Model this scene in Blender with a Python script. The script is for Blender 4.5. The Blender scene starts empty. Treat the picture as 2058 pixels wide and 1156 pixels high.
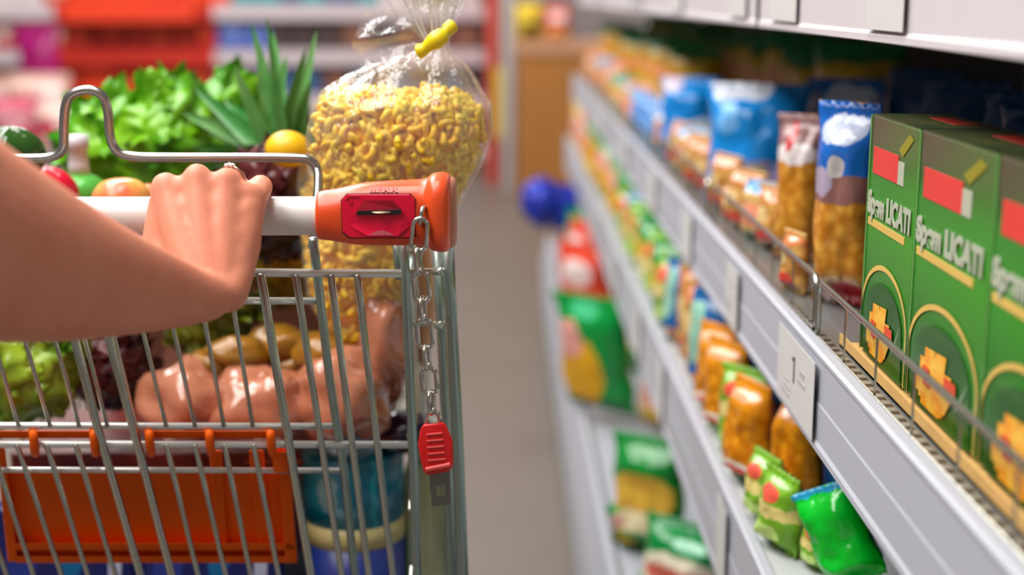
import bpy, bmesh, math, random
from mathutils import Vector, Matrix, Euler, noise
from math import sin, cos, pi, radians, sqrt
import numpy as np

S = bpy.context.scene
COL = S.collection
# ------------------------------------------------------------------ camera
F = 2800.0                       # focal length in pixels of the 2058 x 1156 frame
EYE = 1.2
cam_d = bpy.data.cameras.new('camera')
cam = bpy.data.objects.new('camera', cam_d); COL.objects.link(cam)
cam_d.sensor_width = 36.0; cam_d.lens = F / 2058 * 36.0
cam.location = (0, 0, EYE)
PITCH = math.atan(588 / F)
cam.rotation_euler = (pi / 2 - PITCH, 0, -math.atan(19 / F))
cam_d.clip_start = 0.02; cam_d.clip_end = 60
cam_d.dof.use_dof = True
cam_d.dof.focus_distance = 1.085
cam_d.dof.aperture_fstop = (cam_d.lens / 1000) / 0.0180
cam_d.dof.aperture_blades = 0
S.camera = cam
RC = Euler(cam.rotation_euler).to_matrix()
# ------------------------------------------------------------------ view and light
S.view_settings.view_transform = 'Standard'; S.view_settings.look = 'None'
S.view_settings.gamma = 1.0; S.view_settings.exposure = 0.0
S.view_settings.use_curve_mapping = False
S.cycles.max_bounces = 8; S.cycles.transparent_max_bounces = 24
S.cycles.caustics_reflective = False; S.cycles.caustics_refractive = False
S.cycles.sample_clamp_indirect = 4.0
S.cycles.use_denoising = True
W = bpy.data.worlds.new('store_air'); S.world = W; W.use_nodes = True
W.node_tree.nodes['Background'].inputs[0].default_value = (1.0, 0.95, 0.92, 1)
W.node_tree.nodes['Background'].inputs[1].default_value = 0.21
def area(name, loc, rot, sx, sy, power, col=(1, 0.97, 0.94)):
    l = bpy.data.lights.new(name, 'AREA'); l.shape = 'RECTANGLE'; l.size = sx; l.size_y = sy
    l.energy = power; l.color = col
    o = bpy.data.objects.new(name, l); COL.objects.link(o); o.location = loc; o.rotation_euler = rot
    return o
area('ceiling_lamp_aisle', (-1.35, 3.0, 3.0), (0, radians(-12), 0), 0.9, 7.5, 235)
area('ceiling_lamp_back', (-2.0, 7.6, 3.1), (radians(18), 0, 0), 5.0, 1.2, 150)
area('ceiling_lamp_near', (-0.35, 0.9, 2.9), (0, 0, 0), 0.5, 1.6, 30)

# ------------------------------------------------------------------ helpers
def ray(px, py): return RC @ Vector(((px - 1029) / F, -(py - 578) / F, -1))
C0 = Vector((0, 0, EYE))
def P(px, py, Y): r = ray(px, py); return C0 + r * (Y / r.y)
def PX(px, py, X): r = ray(px, py); return C0 + r * (X / r.x)
def PZ(px, py, Z): r = ray(px, py); return C0 + r * ((Z - EYE) / r.z)

class MB:
    def __init__(s): s.v = []; s.f = []; s.m = []; s.cur = 0
    def add(s, v, f):
        n = len(s.v); s.v += [tuple(p) for p in v]; s.f += [tuple(i + n for i in q) for q in f]; s.m += [s.cur] * len(f)
    def box(s, a, b):
        x0, y0, z0 = a; x1, y1, z1 = b
        s.add([(x0,y0,z0),(x1,y0,z0),(x1,y1,z0),(x0,y1,z0),(x0,y0,z1),(x1,y0,z1),(x1,y1,z1),(x0,y1,z1)],
              [(0,3,2,1),(4,5,6,7),(0,1,5,4),(1,2,6,5),(2,3,7,6),(3,0,4,7)])
    def tube(s, pts, r, n=8, closed=False, cap=True):
        pts = [Vector(p) for p in pts]; N = len(pts)
        rr = r if isinstance(r, (list, tuple)) else [r] * N
        T = []
        for i in range(N):
            a = pts[(i - 1) % N] if (closed or i > 0) else pts[0]
            b = pts[(i + 1) % N] if (closed or i < N - 1) else pts[-1]
            T.append((b - a).normalized())
        u = T[0].orthogonal().normalized(); v = []
        for i in range(N):
            u = (u - T[i] * u.dot(T[i])).normalized(); w = T[i].cross(u)
            for k in range(n):
                a = 2 * pi * k / n; v.append(pts[i] + (u * cos(a) + w * sin(a)) * rr[i])
        f = []
        for i in range(N if closed else N - 1):
            j = (i + 1) % N
            for k in range(n):
                f.append((i*n+k, i*n+(k+1) % n, j*n+(k+1) % n, j*n+k))
        if cap and not closed:
            f.append(tuple(range(n - 1, -1, -1))); f.append(tuple((N-1)*n + k for k in range(n)))
        s.add(v, f)
    def loft(s, rings, cap=True, closed=True):
        n = len(rings[0]); v = [p for r in rings for p in r]; f = []
        for i in range(len(rings) - 1):
            for k in range(n if closed else n - 1):
                f.append((i*n+k, i*n+(k+1) % n, (i+1)*n+(k+1) % n, (i+1)*n+k))
        if cap:
            f.append(tuple(range(n - 1, -1, -1))); f.append(tuple((len(rings)-1)*n + k for k in range(n)))
        s.add(v, f)
    def sphere(s, c, r, nu=16, nv=10, fn=None):
        c = Vector(c); r = Vector(r) if hasattr(r, '__len__') else Vector((r, r, r))
        v = [(0, 0, 1)]
        for j in range(1, nv):
            t = pi * j / nv
            for k in range(nu): a = 2*pi*k/nu; v.append((sin(t)*cos(a), sin(t)*sin(a), cos(t)))
        v.append((0, 0, -1)); out = []
        for p in v:
            p = Vector(p); q = Vector((p.x*r.x, p.y*r.y, p.z*r.z))
            if fn: q = q * fn(p)
            out.append(c + q)
        f = [(0, 1 + k, 1 + (k+1) % nu) for k in range(nu)]
        for j in range(nv - 2):
            for k in range(nu):
                a = 1 + j*nu; b = a + nu
                f.append((a + k, b + k, b + (k+1) % nu, a + (k+1) % nu))
        a = 1 + (nv-2)*nu; e = len(v) - 1
        f += [(a + (k+1) % nu, a + k, e) for k in range(nu)]
        s.add(out, f)
    def prism(s, outline, a, b):      # outline in (x, z), extruded between y = a and y = b
        n = len(outline)
        v = [(x, a, z) for x, z in outline] + [(x, b, z) for x, z in outline]
        f = [tuple(range(n)), tuple(range(2*n-1, n-1, -1))] + [(k, n + k, n + (k+1) % n, (k+1) % n) for k in range(n)]
        s.add(v, f)
    def build(s, name, mat, parent=None, smooth=True, bevel=0, loc=None, origin=False):
        me = bpy.data.meshes.new(name)
        v = s.v
        o = bpy.data.objects.new(name, me)
        if origin:
            a = np.array(v); c = (a.min(0) + a.max(0)) / 2; c[2] = a[:, 2].min(); v = (a - c).tolist(); o.location = c.tolist()
        me.from_pydata(v, [], s.f); me.update()
        for m in (mat if isinstance(mat, (list, tuple)) else [mat]): me.materials.append(m)
        if any(s.m): me.polygons.foreach_set('material_index', s.m)
        bm = bmesh.new(); bm.from_mesh(me); bmesh.ops.recalc_face_normals(bm, faces=bm.faces)
        if bevel: bmesh.ops.bevel(bm, geom=[e for e in bm.edges if e.calc_face_angle(0) > 0.6], offset=bevel, segments=3, profile=0.5, affect='EDGES')
        bm.to_mesh(me); bm.free()
        if smooth:
            me.shade_smooth()
            if smooth != 'full': me.set_sharp_from_angle(angle=radians(38))
        COL.objects.link(o)
        if loc: o.location = loc
        if parent: o.parent = parent
        return o

def tag(o, label=None, cat=None, group=None, kind=None):
    if label: o['label'] = label
    if cat: o['category'] = cat
    if group: o['group'] = group
    if kind: o['kind'] = kind
    return o
def empty(name, loc, label, cat, group=None, rz=0):
    o = bpy.data.objects.new(name, None); COL.objects.link(o); o.location = loc; o.rotation_euler.z = rz
    o.empty_display_size = 0.02
    return tag(o, label, cat, group)
def local(o, mesh_o):                      # parent keeping world position (parent has translation only)
    mesh_o.parent = o; mesh_o.location = Vector(mesh_o.location) - Vector(o.location); return mesh_o
def copy_tree(o, parent=None):
    c = o.copy(); COL.objects.link(c)
    if parent: c.parent = parent
    for ch in o.children: copy_tree(ch, c)
    return c
def smoothstep(t): t = max(0, min(1, t)); return t*t*(3-2*t)
def arc(c, r, a0, a1, n, ax=(1,0,0), ay=(0,0,1)):
    c = Vector(c); ax = Vector(ax); ay = Vector(ay)
    return [c + ax*r*cos(a0+(a1-a0)*i/n) + ay*r*sin(a0+(a1-a0)*i/n) for i in range(n+1)]
def fillet(pts, r, n=6):
    pts = [Vector(p) for p in pts]; out = [pts[0]]
    for i in range(1, len(pts)-1):
        a, b, c = pts[i-1], pts[i], pts[i+1]; d1 = (a-b); d2 = (c-b)
        t = min(r, d1.length*.48, d2.length*.48); p = b + d1.normalized()*t; q = b + d2.normalized()*t
        for k in range(n+1):
            s = k/n; out.append(p*(1-s)**2 + b*2*s*(1-s) + q*s*s)
    out.append(pts[-1]); return out

# ------------------------------------------------------------------ materials
def lin(c):
    return tuple((x/255/12.92 if x/255 <= .04045 else ((x/255+.055)/1.055)**2.4) for x in c) + (1,)
class NT:
    def __init__(s, name):
        s.m = bpy.data.materials.new(name); s.m.use_nodes = True; s.t = s.m.node_tree; s.b = s.t.nodes['Principled BSDF']
        s.out = s.t.nodes['Material Output']
    def n(s, typ, **kw):
        x = s.t.nodes.new(typ)
        for k, v in kw.items(): setattr(x, k, v)
        return x
    def l(s, a, b): s.t.links.new(a, b)
    def math(s, op, a, b=None, c=None):
        x = s.n('ShaderNodeMath', operation=op)
        for i, q in enumerate((a, b, c)):
            if q is None: continue
            if isinstance(q, (int, float)): x.inputs[i].default_value = q
            else: s.l(q, x.inputs[i])
        return x.outputs[0]
    def mix(s, fac, a, b):
        x = s.n('ShaderNodeMix', data_type='RGBA')
        for i, q in ((0, fac), (6, a), (7, b)):
            if isinstance(q, (int, float)): x.inputs[i].default_value = q
            elif isinstance(q, tuple): x.inputs[i].default_value = q
            else: s.l(q, x.inputs[i])
        return x.outputs[2]
    def coord(s, which='Object'):
        return s.n('ShaderNodeTexCoord').outputs[which]
    def noise(s, scale, detail=3, vec=None, which='Object'):
        x = s.n('ShaderNodeTexNoise'); x.inputs['Scale'].default_value = scale; x.inputs['Detail'].default_value = detail
        s.l(vec if vec is not None else s.coord(which), x.inputs['Vector']); return x.outputs['Fac']
    def bump(s, h, strength, dist=.002):
        x = s.n('ShaderNodeBump'); x.inputs['Strength'].default_value = strength; x.inputs['Distance'].default_value = dist
        s.l(h, x.inputs['Height']); s.l(x.outputs[0], s.b.inputs['Normal']); return x
def mat(name, col, rough=.5, metal=0, var=.12, scale=30, bump=0, bscale=60, col2=None, **kw):
    t = NT(name); c = lin(col)
    c2 = lin(col2) if col2 else tuple(max(0, min(1, x*(1-var*2))) for x in c[:3]) + (1,)
    f = t.noise(scale)
    if col2:
        mr = t.n('ShaderNodeMapRange'); mr.inputs[1].default_value = .38; mr.inputs[2].default_value = .62; t.l(f, mr.inputs[0]); f = mr.outputs[0]
    t.l(t.mix(f, c, c2), t.b.inputs['Base Color'])
    t.b.inputs['Roughness'].default_value = rough; t.b.inputs['Metallic'].default_value = metal
    for k, v in kw.items(): t.b.inputs[k.replace('_', ' ')].default_value = v
    if bump: t.bump(t.noise(bscale, 4), bump)
    return t.m
M = {}
M['chrome'] = mat('zinc plated wire', (192, 194, 182), .26, 1.0, var=.06)
M['bright'] = mat('top-lit zinc crosswire', (226, 226, 222), .36, .55, var=.04)  # wire zinc lightened: light from above put into its colour
M['zinc'] = mat('dull zinc tube', (168, 186, 178), .34, .9, var=.12, scale=60)
M['steel'] = mat('chain steel', (205, 200, 192), .2, 1.0, var=.12, scale=200)
M['whitebar'] = mat('white plastic sleeve', (232, 228, 224), .3, var=.02)
M['orange'] = mat('orange plastic', (240, 84, 34), .32, var=.05)
M['orange_flap'] = mat('orange flap plastic', (255, 102, 0), .5, var=.06, Specular_IOR_Level=.2)
M['red_lock'] = mat('red lock plastic', (242, 8, 62), .28, var=.05)
M['red_key'] = mat('red key plastic', (226, 22, 22), .35, var=.05)
M['black'] = mat('dark slot', (26, 14, 14), .6)
M['coin'] = mat('coin metal', (222, 196, 160), .3, .8)
M['rail'] = mat('grey price rail', (174, 176, 186), .5, var=.03)
M['rail_white'] = mat('white shelf edge', (206, 200, 204), .4, var=.03)
M['deck'] = mat('pale shelf deck', (188, 190, 192), .4, var=.05)
M['paper'] = mat('label paper', (198, 196, 194), .7, var=.03)
M['ink'] = mat('ink', (60, 58, 62), .7)
M['greyink'] = mat('grey print', (176, 174, 176), .7)
M['cardboard'] = mat('cardboard', (186, 122, 62), .8, var=.12, scale=12)
M['yellowclip'] = mat('yellow clip plastic', (240, 216, 10), .35, var=.04)
M['darkpanel'] = mat('dark back panel', (58, 52, 52), .6)
M['concrete'] = mat('aisle floor', (116, 105, 96), .4, var=.1, scale=3.5, bump=.06, bscale=40)
M['sky_blue'] = mat('blue pack', (20, 60, 170), .3)

def film(name, tint=(1, 1, 1, 1), base=.06, gloss=.85, bscale=28, bstr=.5, rough=.1, haze=0.05):
    t = NT(name); t.t.nodes.remove(t.b)
    tr = t.n('ShaderNodeBsdfTransparent'); tr.inputs[0].default_value = tint
    gl = t.n('ShaderNodeBsdfGlossy'); gl.inputs['Roughness'].default_value = rough; gl.inputs[0].default_value = (1, 1, 1, 1)
    df = t.n('ShaderNodeBsdfDiffuse'); df.inputs[0].default_value = (.9, .88, .86, 1)
    bp = t.n('ShaderNodeBump'); bp.inputs['Strength'].default_value = bstr; bp.inputs['Distance'].default_value = .008
    t.l(t.noise(bscale, 3), bp.inputs['Height'])
    for x in (gl, df): t.l(bp.outputs[0], x.inputs['Normal'])
    lw = t.n('ShaderNodeLayerWeight'); lw.inputs[0].default_value = .35; t.l(bp.outputs[0], lw.inputs['Normal'])
    fac = t.math('ADD', t.math('MULTIPLY', t.math('POWER', lw.outputs['Facing'], 2.2), gloss*.55), base)
    m0 = t.n('ShaderNodeMixShader'); m0.inputs[0].default_value = haze; t.l(tr.outputs[0], m0.inputs[1]); t.l(df.outputs[0], m0.inputs[2])
    m1 = t.n('ShaderNodeMixShader'); t.l(fac, m1.inputs[0]); t.l(m0.outputs[0], m1.inputs[1]); t.l(gl.outputs[0], m1.inputs[2])
    t.l(m1.outputs[0], t.out.inputs[0]); return t.m
M['film'] = film('clear bag film', base=.04, haze=.085, gloss=.9, bscale=42, bstr=.9, rough=.07)

_pm = {}
def pack(name, main, bands=(), blobs=(), window=None, rough=.25, crinkle=.35, distort=.04):
    """printed packaging: bands across z, blobs (cx, cz, rx, rz, colour), window = (z0, z1, colA, colB) of pasta"""
    if name in _pm: return _pm[name]
    t = NT(name); g = t.coord('Generated')
    nz = t.n('ShaderNodeTexNoise'); nz.inputs['Scale'].default_value = 5; t.l(g, nz.inputs['Vector'])
    sep = t.n('ShaderNodeSeparateXYZ'); t.l(g, sep.inputs[0]); sn = t.n('ShaderNodeSeparateColor'); t.l(nz.outputs['Color'], sn.inputs[0])
    x = t.math('ADD', sep.outputs[0], t.math('MULTIPLY', t.math('SUBTRACT', sn.outputs[0], .5), distort*3))
    z = t.math('ADD', sep.outputs[2], t.math('MULTIPLY', t.math('SUBTRACT', sn.outputs[1], .5), distort*3))
    c = t.mix(t.noise(4, which='Generated'), lin(main), tuple(q*.8 for q in lin(main)[:3]) + (1,))
    def inside(z0, z1):
        return t.math('MULTIPLY', t.math('GREATER_THAN', z, z0), t.math('LESS_THAN', z, z1))
    if window:
        z0, z1, ca, cb = window
        vo = t.n('ShaderNodeTexVoronoi'); vo.inputs['Scale'].default_value = 75; t.l(t.coord('Object'), vo.inputs['Vector'])
        wc = t.mix(t.math('MULTIPLY', vo.outputs['Distance'], 1.5), lin(ca), lin(cb)); c = t.mix(inside(z0, z1), c, wc)
    for z0, z1, cc in bands: c = t.mix(inside(z0, z1), c, lin(cc))
    for cx, cz, rx, rz, cc in blobs:
        d = t.math('ADD', t.math('POWER', t.math('ABSOLUTE', t.math('DIVIDE', t.math('SUBTRACT', x, cx), rx)), 2.5), t.math('POWER', t.math('ABSOLUTE', t.math('DIVIDE', t.math('SUBTRACT', z, cz), rz)), 2.5))
        c = t.mix(t.math('LESS_THAN', d, 1.0), c, lin(cc))
    t.l(c, t.b.inputs['Base Color']); t.b.inputs['Roughness'].default_value = rough
    if crinkle: t.bump(t.noise(35, 3), crinkle, .006)
    _pm[name] = t.m; return t.m

# ------------------------------------------------------------------ the setting
fl = MB(); fl.box((-6, -1.5, -.1), (5, 11.2, 0)); tag(fl.build('floor', M['concrete'], smooth=False), kind='structure')
bw = MB(); bw.box((-6, 11.0, 0), (5, 11.1, 3.4))
tag(bw.build('wall_back', mat('pale back wall', (214, 200, 198), .7), smooth=False), kind='structure')
# ------------------------------------------------------------------ shelving run along the right of the aisle
Y0, Y1 = 0.32, 5.25
def deck_material():
    t = NT('perforated shelf deck'); o = t.n('ShaderNodeSeparateXYZ'); t.l(t.coord('Object'), o.inputs[0])
    fy = t.math('FRACT', t.math('MULTIPLY', o.outputs[1], 1/.018)); fx = o.outputs[0]
    slot = t.math('MULTIPLY', t.math('LESS_THAN', t.math('ABSOLUTE', t.math('SUBTRACT', fy, .5)), .24),
                  t.math('LESS_THAN', t.math('ABSOLUTE', t.math('SUBTRACT', fx, .2800)), .0062))
    t.l(t.mix(slot, lin((172, 178, 176)), lin((34, 28, 26))), t.b.inputs['Base Color'])
    t.l(t.math('SUBTRACT', .75, t.math('MULTIPLY', slot, .75)), t.b.inputs['Metallic']); t.b.inputs['Roughness'].default_value = .34
    t.bump(slot, -.6, .003); return t.m
M['perf'] = deck_material()
shelving = empty('shelving_unit', (0, 0, 0), 'long grey metal shelving run full of pasta along the right of the aisle', 'shelf')
def part(mb, name, m, parent=shelving, **kw): return mb.build(name, m, parent, **kw)
TIERS = [  # name, rail x, rail top z, rail bottom z
    ('top', .280, 1.262, 1.165), ('main', .260, .911, .828), ('lower', .235, .683, .573)]
XB = .80
b = MB(); b.box((XB, Y0, 0), (XB + .02, Y1, 1.75)); part(b, 'back_panel', M['darkpanel'], smooth=False)
for yy in (Y0 + .02, 1.98, 3.65, Y1 - .03):
    b = MB(); b.box((XB - .05, yy, 0), (XB, yy + .03, 1.75)); part(b, 'upright', M['zinc'], smooth=False)
b = MB(); b.prism([(.150, 0), (.150, .20), (.170, .295), (.176, .3), (.182, .3), (.182, .28), (XB, .28), (XB, 0)], Y0, Y1)
part(b, 'base_shelf', M['rail'], smooth=False)
b = MB(); b.prism([(.146, .012), (.146, .055), (.152, .06), (.152, .005)], Y0, Y1); part(b, 'kick_strip', M['zinc'], smooth=False)
rails = {}
for nm, x, zt, zb in TIERS:
    b = MB(); b.box((x + .012, Y0, zt - .03), (XB, Y1, zt - .006)); part(b, 'shelf_deck', M['perf'] if nm == 'main' else M['deck'], smooth=False)
    b = MB(); h = zt - zb
    ol = [(x + .004, zt), (x + .0012, zt - .002), (x + .0012, zt - .005), (x + .002, zt - .007), (x + .002, zt - h*.5), (x + .0012, zt - h*.5 - .002), (x + .0014, zb + .009), (x - .0004, zb + .006), (x - .0004, zb + .001), (x + .002, zb), (x + .012, zb), (x + .012, zt)]
    b.prism(ol, Y0, Y1)
    rails[nm] = part(b, 'price_rail', M['rail_white'] if nm == 'top' else M['rail'], smooth=False)
    if nm == 'top':
        for yy in (1.55, 2.85, 4.1):
            b = MB(); b.box((x - .0016, yy, zb), (x + .003, yy + .006, zt)); b.build('joint', M['ink'], rails[nm], smooth=False)
# price labels, each a card in the rail
random.seed(4)
def label_card(nm, ya, yb, ratio=1.0, text=None, tone='paper'):
    x, zt, zb = [(q[1], q[2], q[3]) for q in TIERS if q[0] == nm][0]
    h = zt - zb; b = MB(); a, c = zb + h*.10, zb + h*(.10 + .80*ratio)
    b.box((x - .0030, ya, a), (x - .0022, yb, c)); o = b.build('price_label', M[tone], rails[nm], smooth=False)
    if text:
        b = MB(); w = yb - ya; xx = x - .0034
        def mark(u0, u1, v0, v1): b.box((xx, ya + w*u0, a + (c-a)*v0), (xx + .0006, ya + w*u1, a + (c-a)*v1))
        if text == 'one':
            mark(.50, .53, .42, .78); mark(.53, .57, .70, .745)
            b.build('price_digit', M['ink'], o, smooth=False); b = MB()
            mark(.22, .40, .50, .56); mark(.24, .36, .62, .70); mark(.62, .84, .14, .19); mark(.60, .80, .24, .28); mark(.66, .78, .34, .37)
            b.build('price_text', M['greyink'], o, smooth=False)
        else:
            mark(.15, .8, .68, .74); mark(.15, .6, .5, .55); mark(.5, .85, .2, .4)
            b.build('price_text', M['greyink'], o, smooth=False)
yl = [PX(px, py, .26).y for px, py in ((1668, 880), (1590, 690))]
label_card('main', PX(1640, 830, .26).y, PX(1567, 790, .26).y, 1.0, 'one')
for px, w in ((1486, .075), (1392, .10), (1320, .12), (1262, .14), (1215, .2)):
    py = -10 + 1.3*(px - 1010); y = PX(px, py, .26).y; label_card('main', y, y + w, 1.0, 'x' if px > 1400 else None)
for px, w in ((1462, .06), (1335, .07), (1288, .09), (1240, .10), (1202, .12)):
    py = -10 + 2.48*(px - 1010); y = PX(px, py, .235).y; label_card('lower', y, y + w, 1.0, None)
for y, w in ((.98, .10), (1.34, .13), (1.62, .12), (2.2, .14), (3.0, .16)): label_card('top', y, y + w, 1.0, None)
# low wire fences standing at the front of the main and lower decks
def fence(x, zb, h, ya, yb, step=.09, rr=.0026):
    b = MB(); b.tube(fillet([(x, ya, zb), (x, ya, zb + h), (x, yb, zb + h), (x, yb, zb)], .012), rr, 8)
    n = int((yb - ya)/step)
    for i in range(1, n): yy = ya + (yb - ya)*i/n; b.tube([(x, yy, zb), (x, yy, zb + h)], .0009, 6)
    b.tube([(x, ya, zb + .004), (x, yb, zb + .004)], .001, 6)
    return part(b, 'wire_fence', M['chrome'])
yf = PX(1648, 560, .275).y
fence(.275, .905, .052, .42, yf); fence(.277, .905, .052, yf + .02, yf + .62); fence(.277, .905, .052, yf + .68, yf + 1.4)


# ------------------------------------------------------------------ packaging shapes
def pillow_mesh(w, h, d, seed, seal=.07, slump=.15, rough=1.0, gather=0):
    nu, nv = 18, 26; rnd = random.Random(seed); off = Vector((rnd.uniform(0, 50),)*3)
    mb = MB(); side = []
    for s in (-1, 1):
        for j in range(nv + 1):
            v = j/nv
            for i in range(nu + 1):
                u = i/nu*2 - 1
                body = min(1, max(0, (v - seal)/.12))*min(1, max(0, (1 - seal - v)/.2))
                body = math.sin(body*pi/2)**.8
                prof = (1 - abs(u)**2.6)**.6 if abs(u) < 1 else 0
                bul = 1 + slump*(.5 - v)*2
                ww = w/2*(1 - .10*math.sin(pi*v)**2 * 0 + .0) * (1 - gather*smoothstep((v - .72)/.28)) * (1 - .06*body)
                nn = noise.noise(Vector((u*1.7, v*3.2, s*2)) + off)*.28 + noise.noise(Vector((u*5, v*8, s*3)) + off)*.13
                y = s*d/2*body*prof*bul*(1 + nn*rough) + .0012*s
                if v < seal or v > 1 - seal: y += .004*math.sin(u*22 + seed)
                x = u*ww + noise.noise(Vector((v*4, s*0, 7)) + off)*w*.05
                z = v*h + noise.noise(Vector((u*3, v*2, 3)) + off)*h*.012*body
                mb.v.append((x, y, max(z, 0) if v < .02 else z))
    N = (nu+1)*(nv+1)
    for s in (0, 1):
        for j in range(nv):
            for i in range(nu):
                a = s*N + j*(nu+1) + i; q = (a, a+1, a+nu+2, a+nu+1)
                mb.f.append(q if s == 0 else q[::-1])
    bd = [i for i in range(nu)] + [j*(nu+1)+nu for j in range(nv)] + [nv*(nu+1)+i for i in range(nu, 0, -1)] + [j*(nu+1) for j in range(nv, 0, -1)]
    for k in range(len(bd)):
        a, c = bd[k], bd[(k+1) % len(bd)]; mb.f.append((a, N + a, N + c, c))
    mb.m = [0]*len(mb.f); return mb
def seal_strip(mb_w, h, d):
    b = MB(); b.box((-mb_w/2, -.002, h*.935), (mb_w/2, .002, h)); return b
from mathutils.bvhtree import BVHTree
PLACED = []
def tree_of(v, f):
    v = np.array(v); return (v.min(0), v.max(0), BVHTree.FromPolygons(v.tolist(), f))
def clashes(t):
    return any((t[0] < q[1]).all() and (q[0] < t[1]).all() and t[2].overlap(q[2]) for q in PLACED)
def remember(root):                      # things already standing that a bag must not run into
    bpy.context.view_layer.update()
    for o in [root] + list(root.children_recursive):
        if o.type == 'MESH' and len(o.data.polygons) < 20000:
            v = np.array([tuple(o.matrix_world @ q.co) for q in o.data.vertices]); PLACED.append(tree_of(v, [tuple(p.vertices) for p in o.data.polygons]))
def bag(loc, w, h, d, m, label, seed=1, rz=-pi/2 + .5, lean=0, roll=0, cat='bag of pasta', group=None, name='pasta_bag', gather=0, **kw):
    """a printed bag set down at loc; it is pushed back, and at last made smaller, until it touches no neighbour"""
    mb = pillow_mesh(w, h, d, seed, gather=gather, **kw); V = np.array(mb.v)
    R_ = np.array(Euler((lean, roll, rz)).to_matrix()); Q = V @ R_.T; sc = 1.0; base = np.array(loc, dtype=float); done = False
    for sc in (1, .93, .86, .78, .7, .6):
        for dx, dy in [(0, 0), (.003, 0), (.006, 0), (.012, 0), (0, .006), (.02, 0), (.012, .012), (.03, 0), (.02, .02), (.04, 0), (-.006, 0)]:
            p = base + (dx, dy, 0); p[2] = loc[2] - Q[:, 2].min()*sc + .0004
            t = tree_of(Q*sc + p, mb.f)
            if not clashes(t): done = True; break
        if done: break
    PLACED.append(t)
    mb.v = (V*sc).tolist(); o = mb.build(name, m, smooth='full'); o.location = p
    o.rotation_euler = (lean, roll, rz)
    return tag(o, label, cat, group)

# ------------------------------------------------------------------ three green lasagne boxes in a tray
green_box = NT('green printed carton')
def box_material():
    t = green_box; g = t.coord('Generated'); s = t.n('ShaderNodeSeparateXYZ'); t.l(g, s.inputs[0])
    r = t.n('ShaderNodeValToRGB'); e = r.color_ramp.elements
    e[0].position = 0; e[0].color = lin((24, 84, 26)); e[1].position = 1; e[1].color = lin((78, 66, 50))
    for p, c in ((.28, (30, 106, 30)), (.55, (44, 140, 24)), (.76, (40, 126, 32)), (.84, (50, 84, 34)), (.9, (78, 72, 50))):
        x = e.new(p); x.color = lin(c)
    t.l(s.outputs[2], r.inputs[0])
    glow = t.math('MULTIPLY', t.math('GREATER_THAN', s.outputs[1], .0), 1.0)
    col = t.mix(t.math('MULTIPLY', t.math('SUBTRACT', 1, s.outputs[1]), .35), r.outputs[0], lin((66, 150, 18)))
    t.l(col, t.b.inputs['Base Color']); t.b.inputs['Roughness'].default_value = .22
box_material()
M['boxtop'] = mat('dark green carton top', (48, 62, 34), .3, col2=(92, 92, 48), scale=14)
M['brandred'] = mat('red logo print', (232, 60, 52), .3)
M['cream'] = mat('cream print', (186, 192, 170), .35)
M['gold'] = mat('gold print', (228, 190, 96), .35)
M['limeg'] = mat('light green arc print', (196, 216, 130), .35)
M['darkgreen'] = mat('dark green print', (14, 70, 26), .25, col2=(30, 100, 30), scale=9)
M['pasta_orange'] = mat('orange pasta print', (238, 150, 30), .35, col2=(240, 190, 70), scale=90)
M['tomato'] = mat('tomato print', (226, 72, 36), .35)
M['sidegreen'] = mat('pale green carton edge', (88, 150, 70), .3)
BX, BZT = .300, 1.2 - .0948
def box_edge(px, py): return PX(px, py, BX).y
ye = [box_edge(2004, 328), box_edge(1850, 261), box_edge(1765, 222)]
def text_mesh(s, size, m, name, parent, depth=.0003, shear=0):
    c = bpy.data.curves.new(name, 'FONT'); c.body = s; c.size = size; c.extrude = depth; c.shear = shear
    c.offset = size*.045
    tmp = bpy.data.objects.new('tmp', c); COL.objects.link(tmp)
    dg = bpy.context.evaluated_depsgraph_get(); me = bpy.data.meshes.new_from_object(tmp.evaluated_get(dg))
    bpy.data.objects.remove(tmp); me.materials.clear(); me.materials.append(m)
    o = bpy.data.objects.new(name, me); COL.objects.link(o); o.parent = parent; return o
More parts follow.
